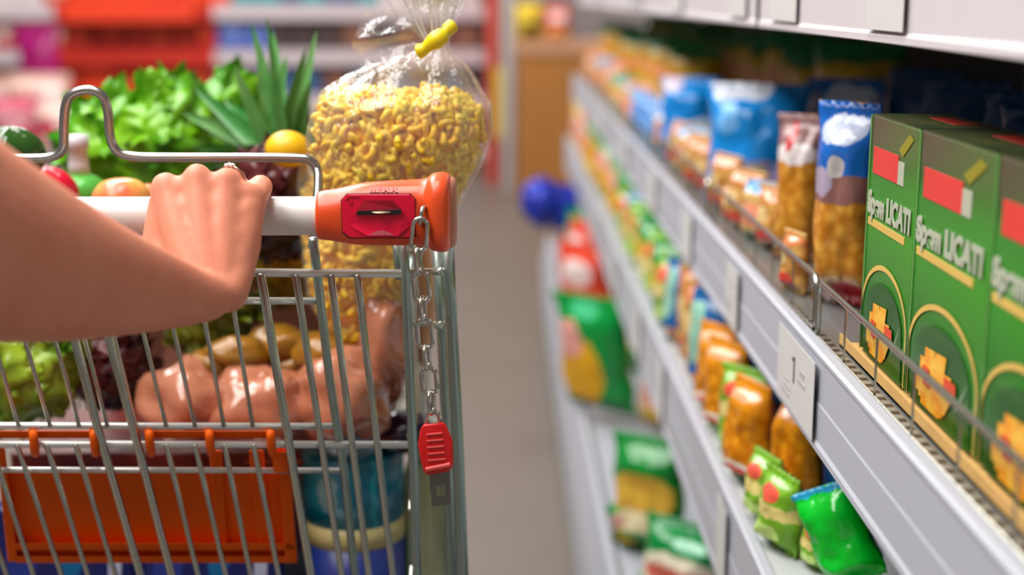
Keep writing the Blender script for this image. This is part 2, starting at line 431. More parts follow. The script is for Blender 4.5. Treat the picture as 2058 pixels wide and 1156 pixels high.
def lasagne_box(ya, yb, label, shift=0, title='Spem LICATI'):
    w = yb - ya - .003; zb = .911; hh = BZT - zb; t = empty('pasta_box', (BX, (ya+yb)/2, zb), label, 'box of pasta', 'green lasagne boxes')
    b = MB(); b.box((0, -w/2, 0), (.062, w/2, hh)); b.build('carton', green_box.m, t, smooth=False, bevel=.0015)
    b = MB(); b.box((.001, -w/2 + .001, hh), (.061, w/2 - .001, hh + .0008)); lid = b.build('lid', M['boxtop'], t, smooth=False)
    b = MB(); b.box((.034, -w*.30, hh + .0008), (.052, w*.18, hh + .0012)); b.build('lid_logo', M['brandred'], lid, smooth=False)
    x = -.0006
    # u runs from the far (left in the picture) edge to the near one
    def Yp(u): return w/2 - u*w
    def quad(u0, u1, v0, v1, name, m, d=0, par=t):
        b = MB(); b.box((x - d, Yp(u1), v0*hh), (.0, Yp(u0), v1*hh)); return b.build(name, m, par, smooth=False)
    quad(.10, .64, .765, .875, 'logo', M['brandred']); quad(.64, .76, .765, .855, 'logo_tab', M['cream'])
    tx = text_mesh(title, .0245, M['cream'], 'title', t)
    tx.rotation_euler = (pi/2, 0, -pi/2); tx.location = (x - .0004, Yp(.045), hh*.60)
    tw = max(v.co.x for v in tx.data.vertices); tx.scale = (w*.90/tw, 1, 1)
    quad(.05, .84, .545, .575, 'gold_bar', M['gold'])
    # arc frame with dark panel
    def sup(u, v, ru, rv, n=28): return [(Yp(u + ru*cos(a)), hh*(v + rv*sin(a))) for a in [pi*k/n for k in range(n+1)]]
    def ringmesh(o1, i1, xx, name, m):
        b = MB(); n = len(o1); v = [(xx, y, z) for y, z in o1] + [(xx, y, z) for y, z in i1]
        b.add(v, [(k, k+1, n+k+1, n+k) for k in range(n-1)]); return b.build(name, m, t, smooth=False)
    o1 = [(Yp(.99), 0)] + sup(.50, .19, .49, .225) + [(Yp(.01), 0)]
    o2 = [(Yp(.975), 0)] + sup(.50, .185, .47, .208) + [(Yp(.035), 0)]
    o3 = [(Yp(.93), 0)] + sup(.50, .17, .40, .17) + [(Yp(.10), 0)]
    ringmesh(o1, o2, x - .0002, 'arc', M['gold'])
    b = MB(); b.add([(x - .0003, y, z) for y, z in o3], [tuple(range(len(o3)))]); b.build('dark_panel', M['darkgreen'], t, smooth=False)
    # picture of tubes of pasta standing in a cup
    b = MB(); rnd = random.Random(3)
    dx = 0
    for u, v0, v1, k in ((.26, .04, .20, .035), (.34, .02, .245, .045), (.43, .02, .22, .04), (.50, .02, .255, .045), (.58, .03, .20, .045), (.20, .06, .15, .03), (.66, .05, .16, .03)):
        y0, y1 = Yp(u + .05 + k), Yp(u - k); dx += .00012
        b.add([(x - .0006 - dx, Yp(.36 + (u-.43)*.5 - .05), hh*v0), (x - .0006 - dx, Yp(.50 + (u-.43)*.5), hh*v0), (x - .0006 - dx, y0, hh*v1), (x - .0006 - dx, y1, hh*(v1 - .008))], [(0, 1, 2, 3)])
    b.build('pasta_picture', M['pasta_orange'], t, smooth=False)
    b = MB(); b.add([(x - .0016, Yp(.60), hh*.12), (x - .0016, Yp(.76), hh*.12), (x - .0016, Yp(.74), hh*.19), (x - .0016, Yp(.58), hh*.19)], [(0, 1, 2, 3)])
    b.build('tomato_picture', M['tomato'], t, smooth=False); b = MB()
    b.add([(x - .0016, Yp(.30), hh*.10), (x - .0016, Yp(.40), hh*.10), (x - .0016, Yp(.38), hh*.17), (x - .0016, Yp(.28), hh*.17)], [(0, 1, 2, 3)])
    b.build('tomato_picture', M['tomato'], t, smooth=False)
    b = MB(); b.add([(x - .0018, Yp(.74), hh*.09), (x - .0018, Yp(.80), hh*.13), (x - .0018, Yp(.90), hh*.235)], [(0, 1, 2)])
    b.build('napkin_picture', M['cream'], t, smooth=False)
    b = MB(); b.box((-.0008, w/2 - .004, 0), (0, w/2, hh)); b.build('carton_edge', M['sidegreen'], t, smooth=False)
    b = MB(); b.add([(x, Yp(.64), hh*.90), (x, Yp(.72), hh*.875), (x, Yp(.92), hh*.955), (x, Yp(.84), hh*.972)], [(0, 1, 2, 3)]); b.build('yellow_highlight', mat('painted yellow highlight', (150, 142, 24), .35), t, smooth=False)  # soft yellow highlight painted as a flat patch on the carton
    return t
ws = ye[1] - ye[0]
lasagne_box(ye[0], ye[1], 'green pasta box with whole red logo, middle one of three upright boxes')
lasagne_box(ye[1], ye[1] + .135, 'farthest green pasta box, beside the see-through bags of pasta')
lasagne_box(ye[0] - ws, ye[0], 'nearest green pasta box, cut by the right edge of the photo')
b = MB(); ya, yb = ye[0] - ws - .02, ye[1] + .16
b.box((.289, ya, .9056), (.2905, yb, .916)); b.box((.289, ya, .9056), (.375, yb, .9075)); b.box((.3735, ya, .9056), (.375, yb, .93))
tag(b.build('display_tray', mat('yellow kraft tray', (222, 176, 104), .7), smooth=False), 'shallow yellow cardboard tray under the green pasta boxes', 'tray')

# ------------------------------------------------------------------ packs on the shelves
blue = pack('blue pasta bag', (16, 140, 224), bands=((0, .05, (10, 110, 200)),), blobs=((.5, .27, .30, .13, (150, 140, 190)), (.52, .27, .16, .09, (206, 190, 150)), (.78, .16, .12, .05, (220, 50, 80)), (.28, .72, .10, .12, (120, 190, 250)), (.35, .97, .3, .1, (206, 214, 230))), rough=.18, crinkle=.5)
blue2 = pack('blue pasta bag with white patch', (20, 140, 226), blobs=((.72, .36, .22, .14, (222, 230, 246)), (.6, .1, .5, .09, (206, 196, 196)), (.2, .92, .2, .1, (206, 196, 220))), rough=.2)
blue3 = pack('blue bag with white shoulder', (22, 112, 200), bands=((.0, .3, (40, 90, 160)),), blobs=((.6, .86, .34, .09, (196, 214, 240)), (.15, .7, .12, .2, (160, 160, 180))), rough=.2)
darkblue = pack('deep blue bag', (6, 60, 112), blobs=((.5, .5, .3, .2, (14, 90, 140)),), rough=.3)
bow = pack('clear bag of bow pasta', (214, 150, 50), bands=((.66, 1, (26, 100, 190)), (.52, .66, (140, 96, 90))), blobs=((.5, .87, .36, .07, (190, 200, 226)), (.25, .62, .22, .07, (170, 156, 180)), (.5, .70, .12, .05, (196, 190, 190)), (.66, .06, .26, .08, (222, 20, 40)), (.25, .06, .16, .07, (226, 190, 190))), window=(.0, .56, (224, 168, 66), (186, 116, 30)), rough=.15, distort=.02)
bow2 = pack('clear bag with white collar', (206, 140, 50), bands=((.72, 1, (150, 110, 110)),), blobs=((.5, .74, .4, .07, (232, 222, 222)), (.4, .85, .1, .1, (196, 60, 60)), (.5, .1, .25, .07, (214, 30, 50))), window=(.0, .66, (226, 166, 60), (180, 112, 30)), rough=.15, distort=.02)
tan = pack('tan pasta bag', (206, 158, 88), blobs=((.5, .86, .5, .1, (196, 120, 70)), (.5, .2, .3, .12, (196, 60, 50)), (.3, .55, .2, .12, (222, 190, 130))), window=(.3, .75, (222, 176, 96), (176, 118, 50)), rough=.2)
tan2 = pack('tan pasta bag with green foot', (214, 174, 104), bands=((0, .16, (70, 130, 60)),), blobs=((.5, .9, .5, .1, (90, 150, 200)), (.5, .45, .3, .2, (232, 150, 120))), rough=.2)
grey = pack('pale clear pack', (168, 172, 150), blobs=((.5, .62, .4, .06, (236, 238, 236)), (.4, .45, .3, .05, (230, 232, 230))), rough=.12)  # white blobs are glints painted into the pack colour
green = pack('green pasta bag', (0, 150, 60), blobs=((.42, .40, .34, .3, (222, 164, 20)), (.3, .66, .2, .16, (232, 160, 150)), (.5, .9, .2, .06, (70, 190, 130))), rough=.2)
green2 = pack('green bag with white and red panel', (0, 144, 66), blobs=((.5, .42, .42, .26, (226, 214, 190)), (.5, .42, .36, .12, (226, 110, 90)), (.6, .8, .2, .06, (150, 220, 180))), rough=.2)
green3 = pack('green bag with yellow panel', (0, 140, 50), blobs=((.5, .5, .4, .22, (216, 170, 60)), (.5, .3, .3, .1, (228, 214, 170))), rough=.2)
pinky = pack('cream and pink bag', (228, 196, 150), blobs=((.5, .5, .4, .2, (232, 160, 140)), (.5, .15, .5, .12, (190, 150, 20)), (.5, .9, .5, .12, (220, 190, 90))), rough=.25)
lime = pack('lime green bag', (120, 176, 40), bands=((.45, .62, (214, 196, 120)),), blobs=((.5, .75, .26, .1, (226, 90, 70)), (.5, .25, .3, .1, (190, 220, 120))), rough=.2)
orangeb = pack('orange pasta bag', (220, 140, 20), bands=((0, .12, (90, 150, 30)), (.12, .2, (220, 60, 40)), (.2, .24, (230, 230, 220))), blobs=((.5, .86, .4, .05, (222, 160, 120)),), window=(.26, .74, (232, 160, 30), (190, 110, 10)), rough=.15)
yellow = pack('yellow pasta bag', (206, 158, 0), bands=((.84, 1, (0, 110, 40)),), blobs=((.5, .3, .3, .1, (230, 190, 90)), (.3, .6, .14, .08, (222, 140, 90))), rough=.2)
redpk = pack('red snack bag', (226, 70, 44), blobs=((.5, .7, .3, .14, (236, 214, 210)), (.5, .2, .5, .2, (222, 160, 90))), rough=.2)
teal = pack('blue and tan bag', (10, 96, 160), blobs=((.3, .6, .26, .3, (140, 190, 170)), (.5, .1, .4, .1, (226, 150, 60))), rough=.2)
cornflower = pack('light blue bag', (70, 140, 214), blobs=((.5, .4, .4, .2, (110, 160, 224)), (.8, .8, .2, .2, (230, 190, 130))), rough=.25)

def on(px, py, X, zd): p = PX(px, py, X); p.z = zd; return p
MD, LD, BD = .9055, .678, .281          # deck heights
def place(px, py, X, deck, w, h, d, m, label, **kw):
    p = on(px, py, X, deck); return bag(p, w, h, d, m, label, **kw)
A = -pi/2 + .55
for o in list(shelving.children) + [x for x in COL.objects if x.get('category') in ('box of pasta', 'tray')]: remember(o)
# main tier
def clampX(X, rail, w, d, rz): return max(X, rail + (.022 if rail == .26 else .014) + w/2*abs(cos(rz)) + d*(.40 if rail == .26 else .12)*abs(sin(rz)))
def place2(px, X, deck, w, h, d, m, label, py=500, **kw):
    X = clampX(X, {MD: .260, LD: .235, BD: .168}[deck], w, d, kw.get('rz', -1)); p = PX(px, py, X); p.z = deck; return bag(p, w, h, d, m, label, **kw)
place2(1700, .33, MD, .066, .196, .05, bow, 'tall see-through bag of bow pasta with blue and silver top, beside the green boxes', seed=3, rz=-.75, lean=.02)
place2(1606, .335, MD, .060, .165, .045, bow2, 'see-through bag of bow pasta with white collar, behind the wire fence', seed=8, rz=-.7)
place2(1600, .29, MD, .044, .062, .02, tan, 'small tan pasta bag with red label pressed against the wire fence', seed=9, rz=-1.3)
place2(1540, .35, MD, .060, .050, .04, grey, 'low pale clear pack with white glints lying in front of the blue bags', seed=10, rz=-.7)
place2(1520, .355, MD, .150, .172, .07, blue, 'large bright blue bag with round pasta picture, second blue bag from the left', seed=11, rz=-.42, py=300)
place2(1386, .335, MD, .112, .148, .06, blue2, 'bright blue bag with white patch, leftmost of the blue bags', seed=12, rz=-.38, py=250)
place2(1640, .44, MD, .11, .18, .06, blue3, 'blue bag with pale shoulder between the big blue bag and the clear bags', seed=13, rz=-.5, py=250)
ORD = 'nearest second third fourth fifth sixth seventh eighth ninth tenth eleventh twelfth thirteenth fourteenth fifteenth sixteenth seventeenth eighteenth nineteenth twentieth twenty-first twenty-second twenty-third twenty-fourth twenty-fifth twenty-sixth twenty-seventh twenty-eighth twenty-ninth thirtieth thirty-first thirty-second thirty-third thirty-fourth thirty-fifth thirty-sixth'.split()
CN = {'tan pasta bag': 'tan bag', 'tan pasta bag with green foot': 'tan and green bag', 'light blue bag': 'light blue bag', 'red snack bag': 'reddish bag', 'yellow pasta bag': 'yellow bag', 'blue and tan bag': 'blue and tan bag', 'lime green bag': 'lime green bag', 'orange pasta bag': 'orange bag', 'deep blue bag': 'dark blue bag', 'green pasta bag': 'green and yellow bag', 'green bag with yellow panel': 'green bag with yellow panel', 'cream and pink bag': 'cream and pink bag', 'green bag with white and red panel': 'green and white bag', 'bright blue': 'blue bag'}
def row(X, rail, deck, y, zones, tier, rname, seed, rz=-1.2, var=.15, group=None):
    rnd = random.Random(seed); i = 0
    for yend, mats_, w, h, d in zones:
        while y < yend:
            m = rnd.choice(mats_); ww = w*rnd.uniform(.92, 1.08); r = rz + rnd.uniform(-var, var); hh = h*rnd.uniform(.92, 1.05)
            ey = ww*abs(sin(r)) + d*abs(cos(r))*.8; x = clampX(X, rail, ww, d, r) + rnd.uniform(0, .008)
            bag((x, y + ey/2, deck), ww, hh, d, m, f'{CN[m.name]}, {ORD[min(i, 35)]} from the camera, {rname} row, {tier} shelf', seed=seed*10+i, rz=r, roll=rnd.uniform(-.04, .04), group=f'{rname} row of the {tier} shelf')
            y += ey + .004; i += 1
row(.285, .26, MD, 1.56, [(2.25, [tan, tan, tan2], .072, .078, .036), (2.7, [tan2, tan], .085, .075, .04), (3.2, [cornflower], .11, .075, .045), (3.9, [tan, green3, tan2], .11, .085, .05), (5.0, [tan, tan2, redpk], .12, .10, .05)], 'middle', 'front', 31, rz=-1.15)
row(.36, .26, MD, 1.95, [(2.2, [tan2], .08, .06, .05), (2.5, [teal], .08, .05, .05)], 'middle', 'inner', 32, rz=-1.1)
row(.40, .26, MD, 3.05, [(5.1, [yellow], .15, .19, .08)], 'middle', 'second', 33, rz=-.9, var=.08)
row(.56, .26, MD, 2.15, [(5.1, [yellow], .16, .215, .08)], 'middle', 'third', 34, rz=-.8, var=.05)
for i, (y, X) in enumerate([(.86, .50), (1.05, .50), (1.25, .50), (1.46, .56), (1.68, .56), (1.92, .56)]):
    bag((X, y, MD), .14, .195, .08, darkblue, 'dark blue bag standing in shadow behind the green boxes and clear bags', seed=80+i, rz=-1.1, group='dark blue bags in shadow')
# lower tier (between the lower rail and the middle rail)
place2(1728, .315, LD, .060, .088, .042, pack('bright green tube bag', (0, 190, 40), bands=((.93, 1, (40, 150, 190)),), rough=.15), 'shiny bright green pack leaning under the middle rail at the bottom of the photo', seed=101, rz=-.7, roll=-.5, py=1120)
place2(1760, .42, LD, .12, .12, .06, pack('red and grey pack', (120, 110, 100), bands=((.6, 1, (196, 30, 40)),), rough=.3), 'grey pack with dark red top in shadow behind the green pack', seed=102, rz=-.8, py=1080)
row(.24, .235, LD, 1.16, [(1.30, [lime], .06, .075, .035)], 'lower', 'front', 41, rz=-1.2)
row(.25, .235, LD, 1.33, [(1.47, [orangeb], .068, .125, .045), (1.54, [lime], .07, .11, .045), (1.72, [orangeb], .076, .12, .045), (1.80, [teal], .08, .135, .045), (2.05, [tan, teal, tan], .08, .135, .045), (2.9, [lime, green3, lime, tan2], .085, .12, .05), (3.7, [green, green3], .12, .15, .06), (4.2, [redpk, green, yellow], .12, .145, .06), (5.0, [pinky, yellow, redpk], .13, .145, .06)], 'lower', 'main', 42, rz=-1.0, var=.2)
row(.335, .235, LD, 1.25, [(1.62, [darkblue], .10, .15, .06), (2.2, [teal], .10, .165, .06), (3.0, [lime, green3], .11, .165, .06), (5.0, [green, yellow], .13, .175, .06)], 'lower', 'second', 43, rz=-.9, var=.1)
row(.50, .235, LD, 1.3, [(2.4, [teal, darkblue], .14, .16, .06), (5.0, [green], .15, .17, .06)], 'lower', 'back', 44, rz=-1.0, var=.1)
# bottom tier
q = PX(1212, 860, .222); bag((q.x, q.y, .303), .185, .275, .085, green, 'big green bag with yellow and pink print leaning at the front of the bottom shelf', seed=160, rz=-.72, lean=.24)
q = PX(1185, 690, .235); bag((q.x, q.y, .303), .19, .275, .085, redpk, 'reddish orange bag leaning out behind the big green bag, bottom shelf', seed=161, rz=-.8, lean=.14)
place2(1290, .30, BD, .12, .17, .07, pinky, 'cream and pink bag with yellow foot lying behind the big green bag', seed=163, rz=-.7, roll=.1, py=860)
place2(1303, .245, BD, .135, .20, .07, green3, 'green bag with square yellow panel, in front of the cream and pink bag', seed=164, rz=-.6, py=1060)
place2(1285, .215, BD, .10, .13, .06, green, 'green bag with pointed corner sticking out, nearest on the bottom shelf', seed=165, rz=-.3, roll=-.35, py=1200)
place2(1372, .275, BD, .15, .13, .08, green2, 'green bag with pink and white panel, cut by the bottom of the photo', seed=166, rz=-.5, roll=.1, py=1190)
row(.215, .168, BD, 3.95, [(4.25, [redpk, green], .17, .33, .07), (4.3, [green], .16, .3, .07)], 'bottom', 'front', 51, rz=-1.15, var=.1)
row(.34, .168, BD, 3.25, [(5.1, [green, green3, green2], .18, .34, .08)], 'bottom', 'second', 52, rz=-1.0, var=.1)
row(.40, .168, BD, 2.1, [(3.1, [green, green3, green], .16, .32, .08)], 'bottom', 'inner', 53, rz=-1.0, var=.1)
row(.55, .168, BD, 2.0, [(5.0, [green, green], .2, .34, .08)], 'bottom', 'back', 54, rz=-1.0, var=.1)
# blue foil bags at the far end of the bottom shelf
foil = mat('blue foil', (40, 70, 210), .2, .3, col2=(30, 40, 150), scale=18)
for i, (px, py, r) in enumerate(((1088, 406, .062), (1136, 418, .058))):
    X = .17 + .068*i*0; Y = 4.35 + .02*i
    c = P(px, py, Y); b = MB(); rnd = Vector((i*9., 2, 3))
    b.sphere((c.x, c.y, c.z), (r, r, r*1.15), 28, 18, lambda p: 1 + .30*noise.noise(p*3.1 + rnd) + .16*noise.noise(p*7 + rnd))
    o = b.build('foil_bag', foil, smooth='full', origin=True)
    tag(o, ('left' if i == 0 else 'right') + ' one of two crumpled blue foil packs hanging at the far end of the shelf', 'bag')
    hk = MB(); x, y, z = o.location; hk.tube([(0, 0, 2.2*r), (0, 0, 2.6*r), ((.228-x), 0, .60-z)], .003, 6); hk.build('hanging_strip', foil, o)
# top tier goods, standing on the top deck above the frame
for i in range(6):
    bag((.45, .75 + i*.5, 1.257), .2, .22, .1, pinky, 'cream and pink bag on the top shelf above the eye line', seed=200+i, group='bags on the top shelf')

# ------------------------------------------------------------------ far end of the aisle
wood = mat('brown wooden crate', (186, 122, 54), .6, var=.1, scale=6)
cr = empty('display_bin', (.42, 8.6, 0), 'tall brown cardboard display bin at the far end of the aisle', 'display bin')
b = MB(); b.box((-.33, -.3, 0), (.4, .3, .90)); b.build('carton_body', wood, cr, smooth=False, bevel=.008)
b = MB(); b.box((-.34, -.31, .86), (.41, .31, .93)); b.build('rim', mat('tan rim', (214, 160, 124), .6), cr, smooth=False, bevel=.006)
yel = pack('yellow pack', (226, 190, 20), blobs=((.5, .3, .3, .2, (90, 80, 20)),), rough=.4)
def block(name, x, y, z, w, d, h, m, label, cat, group=None, bevel=.004):
    b = MB(); b.box((-w/2, -d/2, 0), (w/2, d/2, h)); o = b.build(name, m, smooth=False, bevel=bevel); o.location = (x, y, z)
    return tag(o, label, cat, group)
bag((.16, 8.45, .93), .17, .22, .12, yel, 'yellow bag standing on the brown display bin', rz=0, seed=301)
bag((.30, 8.45, .93), .15, .2, .10, redpk, 'small red bag beside the yellow bag on the brown bin', rz=0, seed=302)
redpost = mat('red shelf end', (222, 84, 66), .5)
b = MB(); b.box((-.10, 9.0, 0), (-.03, 9.6, 2.2)); o = b.build('end_panel', redpost, smooth=False, origin=True); tag(o, 'tall narrow red end panel closing the far shelving', 'panel')
b = MB(); b.box((0.0, 8.7, 0), (.065, 8.78, 2.3)); o = b.build('support_post', mat('grey post', (190, 184, 184), .5), smooth=False, origin=True); tag(o, 'tall pale grey post between red end panel and brown bin', 'post')
block('hanging_pack', -.0255, 8.72, .33, .051, .03, .43, pack('lime hang pack', (200, 190, 40), distort=.06), 'narrow yellow-green pack hanging beside the grey post', 'pack')
# far wall shelving
FY = 9.6
fs = empty('wall_shelving', (0, 0, 0), 'pale wall shelving across the far end, left of the aisle', 'shelf')
palef = mat('pale shelf front', (214, 200, 204), .45)
zs = [1.2 - (y + 10)*FY/F*.98 for y in (22, 112, 202)] + [.14]
for z in zs + [zs[0] + .33]:
    b = MB(); b.box((-5, FY, z - .055), (-.12, FY + .03, z + .045)); b.box((-5, FY + .03, z - .02), (-.12, 10.3, z + .005))
    b.build('shelf_board', palef, fs, smooth=False)
redf = mat('red shelf strip', (206, 40, 20), .5, var=.12, scale=3)
rx0, rx1 = P(112, 60, FY).x, P(428, 60, FY).x
for z in zs[:3]:
    b = MB(); b.box((rx0, FY - .012, z - .06), (rx1, FY - .002, z + .05)); b.build('price_strip', redf, fs, smooth=False)
b = MB(); b.box((-5, 10.3, 0), (-.12, 10.35, 1.9)); b.build('back_panel', mat('dim shelf back', (84, 62, 64), .8), fs, smooth=False)
b = MB(); b.box((-5, FY + .06, 0), (-.12, FY + .1, .13)); b.build('plinth', mat('plinth', (150, 130, 130), .7), fs, smooth=False)
def C(n, c, c2=(230, 214, 206), k=.3): return pack('carton ' + n, c, blobs=((.5, .6, .34, .5*k, c2),), rough=.45, crinkle=0, distort=.12)
kinds = {'red': C('red', (214, 34, 12), (226, 100, 40)), 'orange-red': C('orange-red', (236, 70, 14), (216, 40, 10)), 'dark red': C('dark red', (186, 20, 10), (220, 70, 20)), 'red and white': C('red and white', (206, 50, 30), (214, 176, 150), .45),
         'teal': C('teal', (20, 150, 160), (60, 180, 190)), 'lilac': C('lilac', (170, 150, 210), (110, 130, 220)), 'blue': C('blue', (70, 100, 180), (120, 140, 210)), 'brown': C('brown', (110, 66, 50), (150, 100, 80)),
         'crimson': C('crimson', (180, 10, 40)), 'olive': C('olive', (130, 130, 70), (160, 150, 90)), 'navy': C('navy', (50, 80, 130), (70, 110, 150)), 'dark': C('dark', (60, 46, 46), (80, 60, 60)), 'white': C('white', (226, 214, 214), (230, 180, 170))}
random.seed(11)
rowsz = zs[:3] + [zs[3]]
def xw(px): return P(px, 100, FY + .1).x
for ri, z in enumerate([zs[0], zs[1], zs[2], zs[3]]):
    x = -4.2; top = [.30, .30, .27, .27][ri]
    while x < -.2:
        w = random.uniform(.13, .22); px = 1010 + x*F/FY*1.0
        if px < 110: ks = ['white', 'red and white', 'crimson', 'white']
        elif px < 425: ks = [['orange-red', 'orange-red', 'red'], ['red', 'dark red', 'orange-red', 'red and white', 'dark red'], ['red', 'dark red', 'red', 'orange-red'], ['dark red', 'white', 'crimson']][ri]
        elif px < 520: ks = [['teal', 'lilac'], ['lilac', 'blue'], ['crimson', 'lilac'], ['white']][ri]
        elif px < 760: ks = [['teal', 'teal', 'navy'], ['dark', 'brown', 'dark'], ['navy', 'blue', 'brown'], ['dark', 'brown']][ri]
        else: ks = [['olive', 'white'], ['olive', 'brown', 'brown'], ['dark', 'navy', 'dark'], ['white', 'white', 'lilac']][ri]
        k = random.choice(ks); h = random.uniform(.7, .92)*top
        rname = ['top', 'second', 'third', 'bottom'][ri]
        block('carton', x + w/2, FY + .20, z + .006, w - .008, .26, h, kinds[k], f'{k} carton on the {rname} visible row of the far wall shelving', 'carton', f'{k} cartons, {rname} row')
        x += w
# red display shelf ends in front of it, left
b = MB(); xx0, xx1 = P(130, 30, 9.5).x, P(395, 30, 9.5).x
b.box((xx0, 9.45, P(0, 44, 9.5).z), (xx1, 9.58, P(0, 2, 9.5).z)); o = b.build('shelf_banner', mat('orange-red banner', (240, 62, 22), .5, var=.1, scale=4), smooth=False, origin=True)
tag(o, 'long orange-red banner fixed to the top front of the far shelves', 'banner')
# promotional table with pink and white packs, mid distance on the left
tb = empty('display_table', (-2.35, 6.6, 0), 'low white display table heaped with pink and white bags', 'table')
b = MB(); b.box((-.9, -.35, .45), (.62, .35, .50)); b.build('tabletop', palef, tb, smooth=False, bevel=.005)
for sx in (-.85, .53):
    for sy in (-.3, .27):
        b = MB(); b.box((sx, sy, 0), (sx + .04, sy + .04, .45)); b.build('leg', palef, tb, smooth=False)
pinkbag = pack('pink and white bag', (232, 190, 176), blobs=((.3, .5, .2, .16, (214, 40, 80)), (.7, .7, .2, .14, (240, 226, 220))), rough=.35)
magbag = pack('magenta bag', (170, 10, 110), blobs=((.5, .35, .35, .25, (90, 0, 60)), (.5, .05, .6, .12, (230, 20, 110))), rough=.35)
rosebag = pack('rose bag', (200, 20, 80), blobs=((.5, .6, .4, .2, (226, 150, 160)),), rough=.35)
def far_bag(px, py_bottom, Y, w, h, m, lab, seed):
    p = P(px, py_bottom, Y); z = p.z
    return bag((p.x, Y, z), w, h, .12, m, lab, seed=seed, rz=0)
def standp(px, Y, z): p = P(px, 100, Y); return (p.x, Y, z)
TT = .501
heap = [(20, 6.45, .26, .24, rosebag, 'rose bag at the left edge, low on the display table', 1), (95, 6.40, .24, .22, pinkbag, 'pink and white bag low on the display table', 2), (165, 6.42, .17, .17, rosebag, 'small rose bag at the right end of the table', 3)]
for px, Y, w, h, m, lab, sd in heap:
    bag(standp(px, Y, TT), w, h, .16, m, lab, seed=400+sd, rz=0)
heap2 = [(60, 6.62, .34, .36, pinkbag, 'large pale pink bag standing behind the rose bags', 4), (-10, 6.7, .3, .5, pinkbag, 'tall pale pink bag cut by the left edge of the photo', 5), (118, 6.66, .22, .34, pinkbag, 'pale pink bag at the right of the heap', 7)]
for px, Y, w, h, m, lab, sd in heap2:
    bag(standp(px, Y, TT), w, h, .16, m, lab, seed=400+sd, rz=0)
bag(standp(70, 6.78, TT), .20, .56, .12, magbag, 'tall magenta and purple bag behind the pink bags', seed=406, rz=0)
# ------------------------------------------------------------------ the trolley
GY, GLEAN = 1.085, math.tan(radians(20))
gz = P(700, 548, GY).z
def G(px, py, dy=0.0):                       # a point of the leaning rear gate
    r = ray(px, py); # plane: y = GY + dy + GLEAN*(gz - z)
    t = (GY + dy + GLEAN*(gz - EYE)) / (r.y + GLEAN*r.z); return C0 + r*t
CX = -.31                                    # middle of the trolley
xr = P(820, 560, 1.09).x                     # right side of the basket
xl = 2*CX - xr
cart = empty('shopping_trolley', (CX, 1.45, 0), 'wire shopping trolley with white handle bar and orange coin lock, full of food', 'shopping trolley')
def cp(mb, name, m, parent=None, **kw):
    o = mb.build(name, m, parent or cart, **kw)
    if parent is None: o.location = -Vector(cart.location)
    return o
HY, HR = 1.05, .0148
hz = P(600, 434, HY).z
b = MB(); b.tube([(xl - .02, HY, hz), (P(650, 434, HY).x, HY, hz)], HR, 40); cp(b, 'handle_bar', M['whitebar'])
# --- orange coin lock housing: rings along x
hs = cp
def ring_x(px, top, bot, dy=0.0, dep=1.0, e=2.6, n=40, Y=HY):
    a = P(px, top, Y); c = P(px, bot, Y); x = a.x; zc = (a.z + c.z)/2; rz_ = (a.z - c.z)/2; out = []
    for k in range(n):
        t = 2*pi*k/n; cs, sn = cos(t), sin(t)
        yy = rz_*dep*math.copysign(abs(cs)**(2/e), cs); zz = rz_*math.copysign(abs(sn)**(2/e), sn)
        out.append((x, Y + yy + dy, zc + zz))
    return out
rings = [ring_x(*q) for q in ((641, 392, 474, 0, 1, 2.2), (637, 388, 478, 0, 1, 2.2), (640, 384, 481, 0, 1, 2.2), (668, 381, 483, 0, 1, 2.3), (690, 377, 487, 0, .98, 2.6), (722, 368, 491, 0, .95, 2.9), (770, 365, 491, 0, .92, 3), (830, 362, 491, 0, .92, 3), (856, 361, 491, 0, .92, 3), (862, 356, 495, 0, .95, 3.2), (868, 350, 500, 0, 1.0, 3.4), (884, 347, 503, 0, 1.0, 3.4), (898, 349, 503, .001, 1.0, 3.4), (903, 354, 500, .003, .96, 3.4), (906, 364, 492, .004, .86, 3.2), (907, 380, 478, .004, .7, 3))]
b = MB(); b.loft(rings); housing = cp(b, 'coin_lock_housing', M['orange'], smooth='full')
bev = housing.modifiers.new('soft', 'SUBSURF'); bev.levels = 1; bev.render_levels = 1
fy = HY - (P(770, 365, HY).z - P(770, 491, HY).z)/2*.92           # front face of the housing
def FQ(px, py, d=0): return P(px, py, fy - d)
def plate(pts, thick, name, m, parent, d=0.0, bevel=.0006):
    b = MB(); n = len(pts); fr = [FQ(x, y, d + thick) for x, y in pts]; bk = [Vector((q.x, q.y + thick + .003, q.z)) for q in fr]
    b.add(fr + bk, [tuple(range(n)), tuple(range(2*n-1, n-1, -1))] + [(k, n+k, n+(k+1) % n, (k+1) % n) for k in range(n)])
    return b.build(name, m, parent, smooth=False, bevel=bevel)
def fdy(py): # the housing is rounded: keep plates on the flattest band
    return 0
outer = [(686, 404), (698, 391), (823, 391), (834, 402), (834, 474), (822, 478), (703, 478), (689, 466)]
plate([(x + (-1.5 if x < 760 else 1.5), y + (-1.5 if y < 430 else 1.5)) for x, y in outer], .0004, 'lock_seam', M['black'], housing, bevel=0)
lp = plate(outer, .0016, 'coin_slot_plate', M['red_lock'], housing)
rec = [(714, 430), (733, 403), (790, 403), (808, 424), (806, 430)]
M['red_deep'] = mat('deep red recess', (170, 6, 34), .35)
